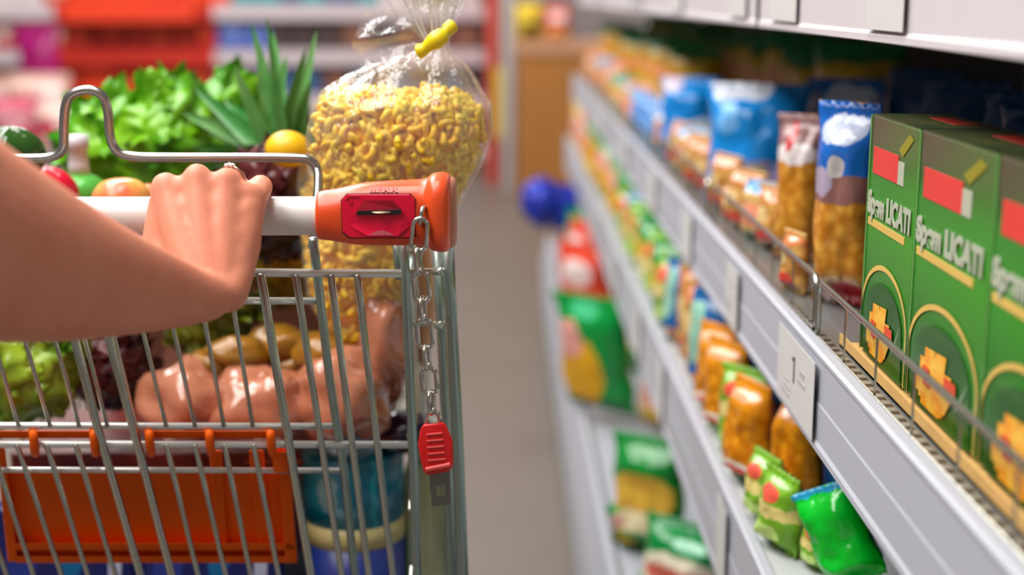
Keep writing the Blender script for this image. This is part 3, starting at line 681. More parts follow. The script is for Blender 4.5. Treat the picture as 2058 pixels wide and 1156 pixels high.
# raised lozenge around the slot: an upper hood and a lower lip
b = MB()
def lz(pts, ds): return [FQ(x, y, d) for (x, y), d in zip(pts, ds)]
up = lz([(713, 426), (731, 403), (790, 403), (809, 424), (809, 427), (713, 429)], [.0017, .0017, .0017, .0017, .0050, .0050])
b.add(up, [tuple(range(6))]); b.build('slot_hood', M['red_deep'], lp, smooth=False)
b = MB(); b.add(lz([(709, 433), (811, 431), (826, 452), (800, 474), (738, 474), (700, 452)], [.0022, .0022, .0017, .0040, .0040, .0017]), [tuple(range(6))])
b.build('slot_lip', M['red_lock'], lp, smooth=False)
plate([(718, 424), (805, 422), (807, 428), (800, 432), (716, 432), (716, 430)], .0052, 'slot', M['black'], lp, bevel=0)
c = FQ(766, 427, .0052); b = MB(); b.sphere((c.x, c.y + .004, c.z), (.0088, .0075, .0012), 32, 10); b.build('coin', M['coin'], lp, smooth='full')
b = MB(); ce = [FQ(740 + 52*i/10, 473 - 10*sin(pi*i/10), .0046) for i in range(11)]; b.add(ce, [tuple(range(11))]); b.build('thumb_dip', mat('pink glossy dip', (240, 110, 130), .2), lp, smooth=False)
plate([(700, 396), (725, 396), (722, 398), (702, 399), (697, 404), (695, 404)], .0019, 'embossed_line', M['red_deep'], lp, bevel=0)
for x, y in ((703, 410), (708, 407), (706, 412)): plate([(x, y - 3), (x + 1.6, y - 3), (x + 1.6, y + 3), (x, y + 3)], .0019, 'embossed_mark', M['red_deep'], lp, bevel=0)
# chain slot in the housing
plate([(846, 419), (850, 416), (858, 416), (862, 420), (863, 446), (858, 451), (848, 448)], .0012, 'chain_slot', M['black'], housing, bevel=0)
# end cap seen on the right
rr = [ring_x(*q) for q in ((900, 358, 500, .006, .9, 3.2), (912, 362, 498, .010, .85, 3), (916, 372, 490, .012, .8, 3), (917, 388, 476, .012, .6, 3))]
b = MB(); b.loft(rr); b.build('end_cap', mat('dull orange cap', (204, 128, 104), .45), housing, smooth='full')
# embossed marks on top of the housing (unreadable lettering)
zt_ = P(770, 372, HY)
tx = text_mesh('IIERR', .0075, mat('worn embossing', (214, 96, 78), .4), 'embossed_lettering', housing, .0002)
tx.rotation_euler = (radians(38), 0, 0); q = P(741, 386, fy + .0025); tx.location = (q.x, q.y, q.z); tx.scale = (1.3, 1, 1)

# --- chain
def link_curve(c, L, Wd, r, axis, side, mb):
    pts = []; R = Wd/2 - r; hl = L/2 - r - R
    for i in range(9): a = pi*i/8; pts.append(c + axis*(hl + R*sin(a)) + side*(R*cos(a)))
    for i in range(9): a = pi + pi*i/8; pts.append(c + axis*(-hl + R*sin(a)) + side*(R*cos(a)))
    mb.tube(pts, r, 10, closed=True)
chn = [((849, 436), 34, 1), ((843, 472), 76, 0), ((841, 524), 62, 1), ((847, 576), 74, 0), ((850, 621), 56, 1), ((854, 671), 72, 0), ((858, 718), 56, 1), ((863, 766), 66, 0), ((867, 809), 56, 1), ((870, 846), 50, 0)]
CYD = fy - .0085
chain = empty('chain', (0, 0, 0), 'short steel chain', None); del chain['label']; chain.parent = cart; chain.location = -Vector(cart.location)
for i, ((px, py), L, edge) in enumerate(chn):
    c = P(px, py, CYD); a = (P(chn[min(i+1, 9)][0][0], chn[min(i+1, 9)][0][1], CYD) - P(chn[max(i-1, 0)][0][0], chn[max(i-1, 0)][0][1], CYD)).normalized()
    sc = 1.05/F*1.0; b = MB(); L_ = L*CYD/F*1.02
    side = Vector((1, 0, 0)) if not edge else Vector((.28, .96, 0)).normalized()
    side = (side - a*side.dot(a)).normalized()
    if i == 0: c.y += .006
    link_curve(c, L_ if i else L_*1.3, .0148 if not edge else .0135, .0019, -a, side, b)
    b.build('chain_link', M['steel'], chain, smooth='full')
# --- red key hanging from it
KY = CYD
key = MB()
ko = [(846, 858), (852, 853), (890, 849), (896, 852), (910, 884), (912, 930), (909, 942), (900, 948), (860, 955), (852, 950), (847, 932), (840, 892)]
n = len(ko); fr = [P(x, y, KY - .006) for x, y in ko]; bk = [P(x, y, KY + .006) for x, y in ko]
key.add(fr + bk, [tuple(range(n)), tuple(range(2*n-1, n-1, -1))] + [(k, n+k, n+(k+1) % n, (k+1) % n) for k in range(n)])
keyo = cp(key, 'lock_key', M['red_key'], bevel=.0022)
for i in range(5):
    y = 872 + i*13; b = MB(); b.tube([P(857 + i*.8, y + 2, KY - .0064), P(889 + i*1.6, y - 1, KY - .0064)], .0009, 8); b.build('grip_rib', mat('pale red rib', (240, 90, 84), .3) if i == 0 else bpy.data.materials['pale red rib'], keyo)
b = MB(); b.tube([P(856, 944, KY - .006), P(905, 934, KY - .006)], .0022, 10); b.build('lower_lip', bpy.data.materials['pale red rib'], keyo)
b = MB(); pl = [(862, 950), (904, 944), (906, 1014), (868, 1019)]; hol = [(876, 976), (894, 973), (895, 996), (878, 999)]
def slab(o_, h_, ya, yb):
    v = [P(x, y, ya) for x, y in o_] + [P(x, y, ya) for x, y in h_] + [P(x, y, yb) for x, y in o_] + [P(x, y, yb) for x, y in h_]
    f = []
    for k in range(4):
        j = (k+1) % 4; f += [(k, j, 4+j, 4+k), (8+k, 12+k, 12+j, 8+j), (k, 8+k, 8+j, j), (4+k, 4+j, 12+j, 12+k)]
    return v, f
b.add(*slab(pl, hol, KY - .001, KY + .001)); b.build('steel_tongue', mat('dull steel tongue', (140, 136, 130), .35, .9), keyo, smooth=False)
# chain key tip knob under slot, small wire ends
# --- rear gate wires
WR = .0021; T_ = .0036
def wire(name, pts, r, m='chrome', dy=0.0, seg=10):
    b = MB(); b.tube([G(x, y, dy) for x, y in pts], r, seg); return cp(b, name, M[m], smooth='full')
gate_h = [(-560, 520, 806, 550, .0034, 0), (-560, 598, 646, 605, .0030, .006), (-560, 850, 682, 857, .0029, .004), (-560, 888, 822, 894, .0032, 0), (-560, 938, 692, 946, .0026, .006)]
for x0, y0, x1, y1, r, dy in gate_h:
    wire('gate_crosswire', [(x0, y1 - (y1 - y0)*.3), (x1, y1)], r, 'bright', dy)
thick = [((120, 560), (192, 845), (283, 1156), (300, 1215)), ((186, 560), (264, 845), (345, 1156), (358, 1215)), ((524, 550), (581, 893), (625, 1156), (634, 1215))]
for q in thick: wire('gate_upright', [q[0], q[1], q[2], q[3]], .0038, 'chrome', -.004)
for (a, c_) in (((594, 552), (687, 1156)), ((665, 552), (741, 1156)), ((718, 552), (789, 1156))):
    wire('gate_bar', [a, (a[0] + (c_[0]-a[0])*.56, 893), c_, (c_[0] + 8, 1215)], .0030, 'chrome', -.003)
wire('gate_bar', [(629, 480), (640, 570), (662, 760), (691, 945), (713, 1156), (720, 1215)], .0037, 'zinc', .004)
for x, s in ((38, .30), (101, .295), (159, .278), (216, .26), (274, .25), (334, .244), (392, .22), (450, .18), (508, .162), (-21, .32), (-80, .34), (-140, .36)):
    wire('gate_bar', [(x - s*250, 607), (x, 857)], .0019, 'chrome', .002)
for x, x2 in ((34, 124), (93, 177), (152, 232), (334, 398), (392, 454), (451, 504), (510, 560), (-19, 68), (-78, 14), (-140, -42)):
    wire('gate_bar', [(x, 893), (x2, 1156), (x2 + (x2-x)*.22, 1215)], .0024, 'chrome', -.002)
# --- orange child seat flap behind the gate
flap = MB()
def GB(px, py, d): return G(px, py, d)
def gslab(mb, pts, d0, d1):
    n = len(pts); v = [GB(x, y, d0) for x, y in pts] + [GB(x, y, d1) for x, y in pts]
    mb.add(v, [tuple(range(n)), tuple(range(2*n-1, n-1, -1))] + [(k, n+k, n+(k+1) % n, (k+1) % n) for k in range(n)])
gslab(flap, [(4, 948), (560, 948), (584, 1098), (32, 1098)], .022, .026)
fo = cp(flap, 'seat_flap', M['orange_flap'], smooth=False, bevel=.001)
b = MB()
gslab(b, [(28, 1092), (590, 1092), (596, 1106), (30, 1106)], .010, .026); gslab(b, [(31, 1118), (594, 1118), (598, 1132), (34, 1132)], .012, .026); gslab(b, [(28, 1104), (592, 1104), (594, 1120), (32, 1120)], .021, .027)
b.build('lower_rib', M['orange_flap'], fo, smooth=False, bevel=.001)
b = MB(); gslab(b, [(556, 900), (580, 900), (598, 1130), (574, 1130)], .010, .025); b.build('side_rib', M['orange_flap'], fo, smooth=False, bevel=.0015)
b = MB(); gslab(b, [(-8, 900), (10, 900), (36, 1130), (16, 1130)], .012, .025); b.build('side_rib', M['orange_flap'], fo, smooth=False, bevel=.0015)
b = MB(); gslab(b, [(420, 905), (446, 905), (458, 1100), (436, 1100)], .018, .025); gslab(b, [(500, 905), (530, 905), (545, 1100), (518, 1100)], .018, .025); b.build('middle_rib', M['orange_flap'], fo, smooth=False, bevel=.0015)
for xa, xb in ((-150, 194), (290, 552)):
    b = MB(); gslab(b, [(xa, 866), (xb, 866), (xb + 2, 881), (xa + 2, 881)], .006, .018); b.build('hinge_bar', M['orange_flap'], fo, smooth=False, bevel=.0012)
for xc in (67, 189, -60, 300, 421, 544):
    pts = [G(xc - 2, 868, .010), G(xc, 872, -.004), G(xc + 1, 890, -.0065), G(xc + 3, 906, -.003), G(xc + 4, 912, .012)]
    b = MB(); b.tube(fillet(pts, .006, 4), .0038, 10); b.build('hinge_clip', M['orange_flap'], fo, smooth='full')
b = MB(); gslab(b, [(546, 908), (580, 908), (582, 950), (550, 950)], .002, .016); b.build('corner_block', M['orange_flap'], fo, smooth=False, bevel=.0015)
# --- child seat hoop (grey) behind the handle
HY2 = 1.16
hp = [(-300, 330), (-120, 322), (60, 319), (100, 318), (128, 305), (128, 270), (130, 215), (140, 190), (175, 178), (208, 190), (218, 225), (220, 275), (232, 305), (262, 316), (330, 317), (600, 317), (628, 322), (640, 345), (640, 380), (636, 440), (630, 480), (629, 500)]
pts = [P(x, y, HY2 - (.05 if y > 430 else 0) - (.02 if 360 < y <= 430 else 0)) for x, y in hp]
def smoothpts(p, it=2):
    for _ in range(it):
        q = [p[0]]
        for i in range(len(p) - 1): q += [p[i]*.75 + p[i+1]*.25, p[i]*.25 + p[i+1]*.75]
        q.append(p[-1]); p = q
    return p
b = MB(); b.tube(smoothpts(pts), .0040, 12); cp(b, 'seat_hoop', mat('grey hoop metal', (176, 172, 166), .25, .95), smooth='full')
# --- posts under the coin lock
def post(pp, r, Y, m='zinc', name='side_post'):
    b = MB(); b.tube([P(x, y, Y + .0002*(y - 500)*.3) for x, y in pp], r, 14); return cp(b, name, M[m], smooth='full')
post([(811, 470), (815, 560), (829, 893), (838, 1156), (842, 1300)], .0040, 1.10)
post([(899, 480), (905, 600), (920, 893), (930, 1156), (934, 1300)], .0052, 1.12)
post([(878, 480), (886, 650), (898, 893), (908, 1156), (912, 1300)], .0042, 1.15)
post([(796, 480), (800, 560)], .003, 1.12)
for y in (545, 652):
    b = MB(); b.tube([P(820, y, 1.115), P(893, y - 1, 1.115)], .0022, 8); cp(b, 'side_crosswire', M['chrome'])
    b = MB(); b.tube([P(868, y + 3, 1.105), P(884, y + 1, 1.10), P(889, y - 5, 1.10)], [.002, .0035, .002], 8); cp(b, 'hook', M['chrome'])
# --- basket: rim, sides, front, floor
GR, GB_ = gz - .012, .52
ybr = GY + GLEAN*(gz - GB_)
YF = 1.98
def side_x(s, y, z):    # basket narrows forward and downward
    half = (xr - CX); t = (y - GY)/(YF - GY); u = (gz - z)/(gz - GB_)
    return CX + s*(half - .030*t - .008*u)
for s in (-1, 1):
    b = MB(); b.tube([(side_x(s, GY + .02, gz), GY + .02, gz - .01), (side_x(s, YF, gz), YF, gz - .05)], .0045, 10); cp(b, 'rim_tube', M['zinc'], smooth='full')
    for k in range(1, 6):
        z = gz - (gz - GB_)*k/6*1.0; ys = GY + GLEAN*(gz - z); b = MB()
        b.tube([(side_x(s, ys, z), ys, z), (side_x(s, YF, z), YF - .05*k/6, z)], .0024, 8); cp(b, 'basket_wire', M['chrome'], smooth='full')
    for k in range(1, 15):
        y = GY + .06*k + .02; z1 = gz - .01 - .04*(y-GY); z0 = max(GB_, gz - (y - GY)/GLEAN); b = MB()
        b.tube([(side_x(s, y, z1), y, z1), (side_x(s, y, z0), y, z0)], .0018, 8); cp(b, 'basket_wire', M['chrome'], smooth='full')
for k in range(0, 12):
    t = -1 + 2*k/11; b = MB(); xt = CX + t*(side_x(1, YF, gz) - CX); xb = CX + t*(side_x(1, YF, GB_) - CX)
    b.tube([(xt, YF, gz - .05), (xb, YF - .05, GB_), (xb, ybr, GB_)], .0018, 8); cp(b, 'basket_wire', M['chrome'], smooth='full')
for z in (gz - .05, gz - .2, gz - .35, GB_):
    yy = YF - .05*(gz - z)/(gz - GB_); b = MB(); b.tube([(side_x(-1, yy, z), yy, z), (side_x(1, yy, z), yy, z)], .003, 8); cp(b, 'basket_wire', M['chrome'], smooth='full')
for yy in (1.3, 1.5, 1.7, 1.85):
    b = MB(); b.tube([(side_x(-1, yy, GB_), yy, GB_ - .003), (side_x(1, yy, GB_), yy, GB_ - .003)], .0026, 8); cp(b, 'basket_wire', M['chrome'], smooth='full')
b = MB(); b.box((side_x(-1, 1.5, GB_) + .02, 1.27, GB_ + .003), (side_x(1, 1.5, GB_) - .02, YF - .07, GB_ + .006)); cp(b, 'floor_mesh', M['zinc'], smooth=False)
# chassis and wheels
for s in (-1, 1):
    b = MB(); x = side_x(s, GY, GB_); b.tube(fillet([(x, 1.40, .52), (x, 1.24, .50), (x, 1.2, .2), (x, 2.0, .14)], .08), .011, 12); cp(b, 'chassis_tube', M['zinc'], smooth='full')
    b = MB(); b.tube([(x, 1.75, .16), (x - s*.03, 1.82, GB_)], .008, 10); cp(b, 'strut', M['zinc'], smooth='full')
    for y in (1.22, 1.96):
        b = MB(); n = 24
        v = [(x + dx, y + .055*cos(2*pi*k/n), .056 + .055*sin(2*pi*k/n)) for dx in (-.012, .012) for k in range(n)]
        b.add(v, [tuple(range(n)), tuple(range(2*n-1, n-1, -1))] + [(k, n+k, n+(k+1) % n, (k+1) % n) for k in range(n)])
        w = cp(b, 'wheel', mat('grey rubber', (70, 70, 72), .7) if 'grey rubber' not in bpy.data.materials else bpy.data.materials['grey rubber'], bevel=.004)
        b = MB(); b.tube([(x - .018, y, .056), (x - .018, y, .13), (x + .018, y, .13), (x + .018, y, .056)], .005, 8); b.build('fork', M['zinc'], w)
for yy, z in ((1.22, .17), (1.96, .145)):
    b = MB(); b.tube([(side_x(-1, GY, GB_), yy, z), (side_x(1, GY, GB_), yy, z)], .009, 10); cp(b, 'cross_tube', M['zinc'], smooth='full')

# ------------------------------------------------------------------ the hand and arm
def capsule(mb, a, c, ra, rc, n=16):
    a, c = Vector(a), Vector(c); ax = (c - a); L = ax.length; ax.normalize(); u = ax.orthogonal().normalized(); w = ax.cross(u)
    rings = []
    for k in range(1, 6): t = pi/2*k/6; rings.append((a - ax*ra*cos(t), ra*sin(t)))
    rings += [(a, ra)] + [(c, rc)]
    for k in range(5, 0, -1): t = pi/2*k/6; rings.append((c + ax*rc*cos(t), rc*sin(t)))
    mb.loft([[p + (u*cos(2*pi*i/n) + w*sin(2*pi*i/n))*r for i in range(n)] for p, r in rings])
def remesh(mb, name, m, vox, smooth_it, parent=None, extra=0):
    o = mb.build('tmp', m, smooth='full')
    r = o.modifiers.new('r', 'REMESH'); r.mode = 'VOXEL'; r.voxel_size = vox; r.use_smooth_shade = True
    s = o.modifiers.new('s', 'SMOOTH'); s.factor = .5; s.iterations = smooth_it
    dg = bpy.context.evaluated_depsgraph_get(); me = bpy.data.meshes.new_from_object(o.evaluated_get(dg)); bpy.data.objects.remove(o)
    me.name = name; me.materials.clear(); me.materials.append(m); me.shade_smooth()
    q = bpy.data.objects.new(name, me); COL.objects.link(q); return q
def skin_material():
    t = NT('skin'); c = t.mix(t.noise(28, 3), lin((232, 156, 126)), lin((216, 126, 96)))
    c2 = t.mix(t.noise(150, 3), c, lin((232, 158, 132)))
    mx = t.mix(.35, c, c2); t.l(mx, t.b.inputs['Base Color']); t.b.inputs['Roughness'].default_value = .5
    t.b.inputs['Subsurface Weight'].default_value = .22; t.b.inputs['Subsurface Radius'].default_value = (1, .35, .2); t.b.inputs['Subsurface Scale'].default_value = .006
    t.b.inputs['Specular IOR Level'].default_value = .35
    t.bump(t.noise(420, 4), .22, .0006); return t.m
M['skin'] = skin_material()
H = MB()
MCP = {'i': P(337, 384, 1.000), 'm': P(398, 366, 1.000), 'r': P(455, 372, 1.002), 'p': P(508, 400, 1.006)}
PIP = {'i': P(331, 373, 1.052), 'm': P(398, 356, 1.060), 'r': P(470, 362, 1.052), 'p': P(524, 375, 1.040)}
DIP = {'i': P(333, 405, 1.083), 'm': P(398, 398, 1.086), 'r': P(466, 402, 1.084), 'p': P(520, 408, 1.078)}
TIP = {'i': P(338, 462, 1.077), 'm': P(400, 466, 1.078), 'r': P(460, 464, 1.078), 'p': P(508, 458, 1.076)}
RM = {'i': (.0125, .0100, .0085, .0075), 'm': (.0125, .0103, .0088, .0078), 'r': (.0118, .0098, .0083, .0075), 'p': (.0108, .0092, .0075, .0066)}
WRp = {'i': P(395, 560, .965), 'm': P(420, 572, .965), 'r': P(440, 578, .966), 'p': P(455, 578, .970)}
for k in 'imrp':
    a, b_, c_, d_ = RM[k]
    capsule(H, WRp[k], MCP[k], .0165, a); capsule(H, MCP[k], PIP[k], a*.95, b_); capsule(H, PIP[k], DIP[k], b_*.98, c_); capsule(H, DIP[k], TIP[k], c_, d_)
# palm web between the metacarpals
for a, c_ in (('i', 'm'), ('m', 'r'), ('r', 'p')):
    for t in (.0, .25, .5, .75, .97):
        p = WRp[a].lerp(MCP[a], t); q = WRp[c_].lerp(MCP[c_], t); rr_ = .0165 + (.0105 - .0165)*t
        capsule(H, p, q, rr_, rr_)
capsule(H, P(330, 410, 1.0), P(325, 500, .992), .0115, .015); capsule(H, P(325, 500, .992), P(390, 560, .975), .015, .018)
capsule(H, P(500, 420, 1.0), P(492, 500, .99), .011, .0115); capsule(H, P(492, 500, .99), P(455, 585, .965), .0115, .016)
# thumb closing under the bar
tb0, tb1, tb2, tb3 = P(345, 520, .99), P(322, 492, 1.02), P(335, 492, 1.062), P(372, 480, 1.085)
capsule(H, tb0, tb1, .015, .0125); capsule(H, tb1, tb2, .0122, .0105); capsule(H, tb2, tb3, .0105, .0085)
# forearm: elliptical sections given by its upper and lower outline
FA = [((470, 578), (456, 612), .966, 1.0), ((446, 556), (425, 640), .956, .85), ((400, 538), (372, 654), .940, .74), ((345, 508), (290, 664), .915, .70), ((280, 472), (210, 672), .885, .70), ((200, 424), (120, 680), .855, .72), ((110, 362), (40, 684), .825, .76), ((10, 292), (-40, 684), .795, .80), ((-110, 205), (-140, 682), .765, .84), ((-230, 110), (-230, 660), .735, .86), ((-330, 30), (-330, 610), .705, .85)]
rings = []; n = 30
cs = [(P(*a, Y) + P(*c_, Y))/2 for a, c_, Y, k in FA]
for i, (a, c_, Y, k) in enumerate(FA):
    A_, B_ = P(*a, Y), P(*c_, Y); ctr = (A_ + B_)/2; hv = (A_ - B_)/2
    ax = (cs[min(i+1, len(cs)-1)] - cs[max(i-1, 0)]).normalized(); dv = ax.cross(hv).normalized()*hv.length*k
    rings.append([ctr + hv*cos(2*pi*j/n) + dv*sin(2*pi*j/n) for j in range(n)])
H.loft(rings)
# elbow and upper arm, rising out of the photo towards the shoulder
el = cs[-1]; sh = Vector((-.52, .30, 1.36))
capsule(H, el, el.lerp(sh, .3), .056, .045); capsule(H, el.lerp(sh, .3), sh, .045, .052); capsule(H, cs[-2], el, .062, .060)
person = remesh(H, 'person', M['skin'], .0019, 9)
tag(person, 'person reaching in from the left, bare right arm and hand gripping the white handle bar', 'person')
# tendons & knuckle relief
co = np.empty(len(person.data.vertices)*3); person.data.vertices.foreach_get('co', co); co = co.reshape(-1, 3)
nr = np.empty_like(co).ravel(); person.data.vertices.foreach_get('normal', nr); nr = nr.reshape(-1, 3)
def seg_d(p, a, c_):
    a = np.array(a); c_ = np.array(c_); ab = c_ - a; t = np.clip(((p - a) @ ab)/(ab @ ab), 0, 1); return np.linalg.norm(p - (a + t[:, None]*ab), axis=1), t
off = np.zeros(len(co))
for k in 'imrp':
    d, t = seg_d(co, WRp[k].lerp(MCP[k], .35) + Vector((0, -.014, .004)), MCP[k] + Vector((0, -.010, .006)))
    off += .0005*np.exp(-(d/.0045)**2)*np.clip(t*3, 0, 1)
    d = np.linalg.norm(co - np.array(MCP[k] + Vector((0, -.004, .010))), axis=1); off += .0018*np.exp(-(d/.008)**2)
for a, c_ in (('i', 'm'), ('m', 'r'), ('r', 'p')):
    mid_ = (MCP[a] + MCP[c_])/2 + Vector((0, .006, .010)); d = np.linalg.norm(co - np.array(mid_), axis=1); off -= .0032*np.exp(-(d/.0065)**2)
co += nr*off[:, None]; person.data.vertices.foreach_set('co', co.ravel()); person.data.update()
# short sleeve at the shoulder (outside the photo)
b = MB(); ax = (sh - el).normalized(); u = ax.orthogonal().normalized(); w = ax.cross(u); rg = []
for t, r in ((.62, .068), (.64, .070), (.8, .074), (1.0, .08), (1.12, .06)):
    rg.append([el.lerp(sh, t) + (u*cos(2*pi*j/28) + w*sin(2*pi*j/28))*r*(1 + .03*sin(j*3)) for j in range(28)])
b.loft(rg); b.build('sleeve', mat('white cotton', (222, 216, 214), .9), person, smooth='full')
# ring
rc = MCP['r'].lerp(PIP['r'], .52); ax = (PIP['r'] - MCP['r']).normalized(); u = Vector((0, 0, 1)); u = (u - ax*u.dot(ax)).normalized(); w = ax.cross(u)
tilt = (ax + Vector((.35, 0, 0))).normalized(); u = (u - tilt*u.dot(tilt)).normalized(); w = tilt.cross(u)
b = MB(); b.tube([rc + (u*cos(2*pi*k/36) + w*sin(2*pi*k/36))*.0118 for k in range(36)], .0011, 8, closed=True)
ringo = b.build('finger_ring', mat('rose gold', (214, 170, 150), .2, 1.0), smooth='full'); 
b = MB(); tp = rc + u*.0125
for k in range(7):
    a = 2*pi*k/6; b.sphere(tp + (Vector((cos(a), sin(a), 0))*.0028 if k < 6 else Vector((0, 0, .0008))), .0016, 10, 6)
tag(ringo, 'rose gold ring with a cluster of small stones on the ring finger', 'ring')
b.build('gemstone_cluster', mat('pale stones', (230, 214, 206), .1, .3), ringo, smooth='full')

# ------------------------------------------------------------------ food in the trolley
def frill_leaf(mb, base, tip, width, normal, seed, curl=.3, nu=10, nv=16, fr=.25):
    base, tip = Vector(base), Vector(tip); ax = tip - base; L = ax.length; ax.normalize(); nrm = Vector(normal); nrm = (nrm - ax*nrm.dot(ax)).normalized(); sd = ax.cross(nrm)
    o_ = Vector((seed*3.7, seed*1.3, 0)); V = []
    for j in range(nv + 1):
        v = j/nv; ww = width*math.sin(pi*min(1, .08 + v*.80))**.7 * (1 if v < .85 else 1)
        for i in range(nu + 1):
            u = i/nu*2 - 1
            rf = fr*abs(u)**2*width*math.sin(v*17 + seed + (3 if u > 0 else 0))*.5 + noise.noise(Vector((u*2.5, v*4, 0)) + o_)*width*.28
            V.append(base + ax*(v*L*(1 - .08*u*u)) + sd*(u*ww/2) + nrm*(curl*L*(v**2) - .35*width*u*u + rf))
    F_ = [(j*(nu+1)+i, j*(nu+1)+i+1, (j+1)*(nu+1)+i+1, (j+1)*(nu+1)+i) for j in range(nv) for i in range(nu)]
    mb.add(V, F_)
def leaf_mat(name, a, c_, sc=14, **kw):
    m = mat(name, a, .32, col2=c_, scale=sc, bump=.5, bscale=40, **kw); bs = m.node_tree.nodes['Principled BSDF']
    return m
def lettuce(center, R, m, label, seed, name='lettuce_head', n=26, cat='lettuce', core=True):
    rnd = random.Random(seed); mb = MB(); c = Vector(center)
    if core: mb.sphere(c, (R*.72, R*.72, R*.66), 20, 12, lambda p: 1 + .18*noise.noise(p*2.5 + Vector((seed, 0, 0))))
    for k in range(n):
        th = 2*pi*k/n*2.4 + rnd.uniform(-.2, .2); el_ = rnd.uniform(-.35, 1.2)
        d = Vector((cos(th)*cos(el_), sin(th)*cos(el_), sin(el_)))
        up = Vector((0, 0, 1)); tg = (up - d*up.dot(d)).normalized()
        base = c + d*R*.55 - tg*R*.55; tip = c + d*R*.80 + tg*R*rnd.uniform(.45, .75)
        frill_leaf(mb, base, tip, R*rnd.uniform(.9, 1.25), d, seed*10 + k, curl=rnd.uniform(.05, .35))
    return tag(mb.build(name, m, smooth='full', origin=True), label, cat)
g1 = leaf_mat('bright lettuce', (128, 190, 26), (58, 142, 12)); g2 = leaf_mat('deep green lettuce', (60, 130, 24), (140, 190, 60)); g3 = leaf_mat('pale cabbage', (150, 180, 40), (80, 130, 30))
rl = leaf_mat('red leaf lettuce', (96, 34, 40), (30, 12, 16)); g4 = leaf_mat('olive lettuce', (120, 130, 20), (66, 84, 14))
def at(px, py, Y): return P(px, py, Y)
lettuce(at(232, 325, 1.62), .076, g1, 'bright green lettuce head behind the wire hoop, leftmost of the heap', 1)
lettuce(at(345, 318, 1.60), .082, g1, 'bright green lettuce in the middle of the trolley heap with pale ribs', 2, n=30)
lettuce(at(470, 292, 1.74), .080, g1, 'light green lettuce behind the pineapple leaves', 3)
lettuce(at(545, 440, 1.42), .062, rl, 'dark red leaf lettuce behind the hand and handle bar', 4)
lettuce(at(225, 760, 1.40), .052, rl, 'dark red leaf lettuce low in the trolley, beside the green cabbage', 5)
lettuce(at(60, 770, 1.34), .060, g3, 'yellow-green cabbage low at the left of the trolley', 6, cat='cabbage', name='cabbage')
lettuce(at(415, 640, 1.44), .062, g4, 'olive green lettuce low in the trolley under the wrist', 7)
# pineapple
pc = at(565, 300, 1.50)
pn = empty('pineapple', pc, 'pineapple with spiky blue-green crown standing behind the lemon', 'pineapple')
b = MB(); b.sphere((0, 0, -.09), (.045, .045, .085), 24, 18, lambda p: 1 + .05*sin(math.atan2(p.y, p.x)*8 + p.z*10)*sin(p.z*14)); b.build('fruit', mat('pineapple skin', (196, 150, 20), .5, col2=(120, 100, 20), scale=60), pn, smooth='full')
b = MB(); rnd = random.Random(5)
def blade(mb, a, c_, w, bend, seed):
    a, c_ = Vector(a), Vector(c_); ax = (c_ - a); L = ax.length; ax.normalize(); sd = ax.cross(Vector((0, 1, 0.1))).normalized(); nn = ax.cross(sd)
    V = []; nv = 14
    for j in range(nv + 1):
        v = j/nv; ww = w*(1 - v)**.55*(.8 + .5*v*(1 - v)); cc = a + ax*v*L + bend*v*v*L
        V += [cc - sd*ww/2 + nn*ww*.12, cc - nn*ww*.12, cc + sd*ww/2 + nn*ww*.12]
    mb.add(V, [(3*j+i, 3*j+i+1, 3*j+i+4, 3*j+i+3) for j in range(nv) for i in range(2)])
O = pc
targets = [((505, 45), .020, 0), ((548, 60), .022, 0), ((600, 95), .020, .2), ((636, 60), .018, 0), ((520, 120), .02, -.05), ((575, 110), .022, 0), ((620, 160), .022, .1), ((535, 30), .014, 0), ((610, 130), .016, .1),
           ((400, 168), .030, -.1), ((375, 215), .032, -.1), ((420, 255), .030, -.05), ((385, 285), .026, 0), ((450, 190), .03, 0), ((470, 130), .024, 0), ((405, 300), .02, 0), ((700, 240), .02, .1), ((680, 190), .022, .1)]
for i, ((px, py), w, bx) in enumerate(targets):
    tp = at(px, py, 1.50 + rnd.uniform(-.05, .05)) - O
    blade(b, Vector((rnd.uniform(-.012, .012), rnd.uniform(-.01, .01), -.01)), tp, w, Vector((bx*.3, 0, (-.05 if px < 470 else .0))), i)
b.build('crown', leaf_mat('pineapple leaves', (62, 140, 66), (120, 176, 100), 10), pn, smooth='full')
b = MB(); lc = at(578, 300, 1.36); b.sphere(lc, (.022, .020, .018), 24, 16); o = b.build('lemon', mat('lemon peel', (250, 196, 14), .35, bump=.3, bscale=400), smooth='full', origin=True); tag(o, 'round yellow lemon just under the pineapple leaves', 'lemon')
# bottle with white neck
def lathe(prof, n=28):
    mb = MB(); mb.loft([[(r*cos(2*pi*k/n), r*sin(2*pi*k/n), z) for k in range(n)] for r, z in prof]); return mb
q = at(167, 470, 1.42); bt = empty('bottle', (q.x, q.y, q.z), 'small green bottle with a tall white neck, left of the tomato', 'bottle')
zt = at(167, 272, 1.42).z - q.z; zs_ = at(167, 350, 1.42).z - q.z
lathe([(.02, 0), (.026, .003), (.026, zs_*.75), (.024, zs_*.88), (.011, zs_)]).build('bottle_body', mat('green bottle', (96, 196, 76), .25), bt, smooth='full')
lathe([(.0112, zs_), (.0105, zs_ + .01), (.0095, zt - .014), (.0115, zt - .013), (.0115, zt), (.004, zt + .001)]).build('neck', mat('white plastic', (226, 220, 226), .3), bt, smooth='full')
def fruit(px, py, Y, r, m, name, label, cat, fn=None, n=24):
    b = MB(); b.sphere(at(px, py, Y), r, n, 16, fn); o = b.build(name, m, smooth='full', origin=True); return tag(o, label, cat)
applem = mat('red and yellow apple', (238, 110, 70), .25, col2=(240, 190, 90), scale=22)
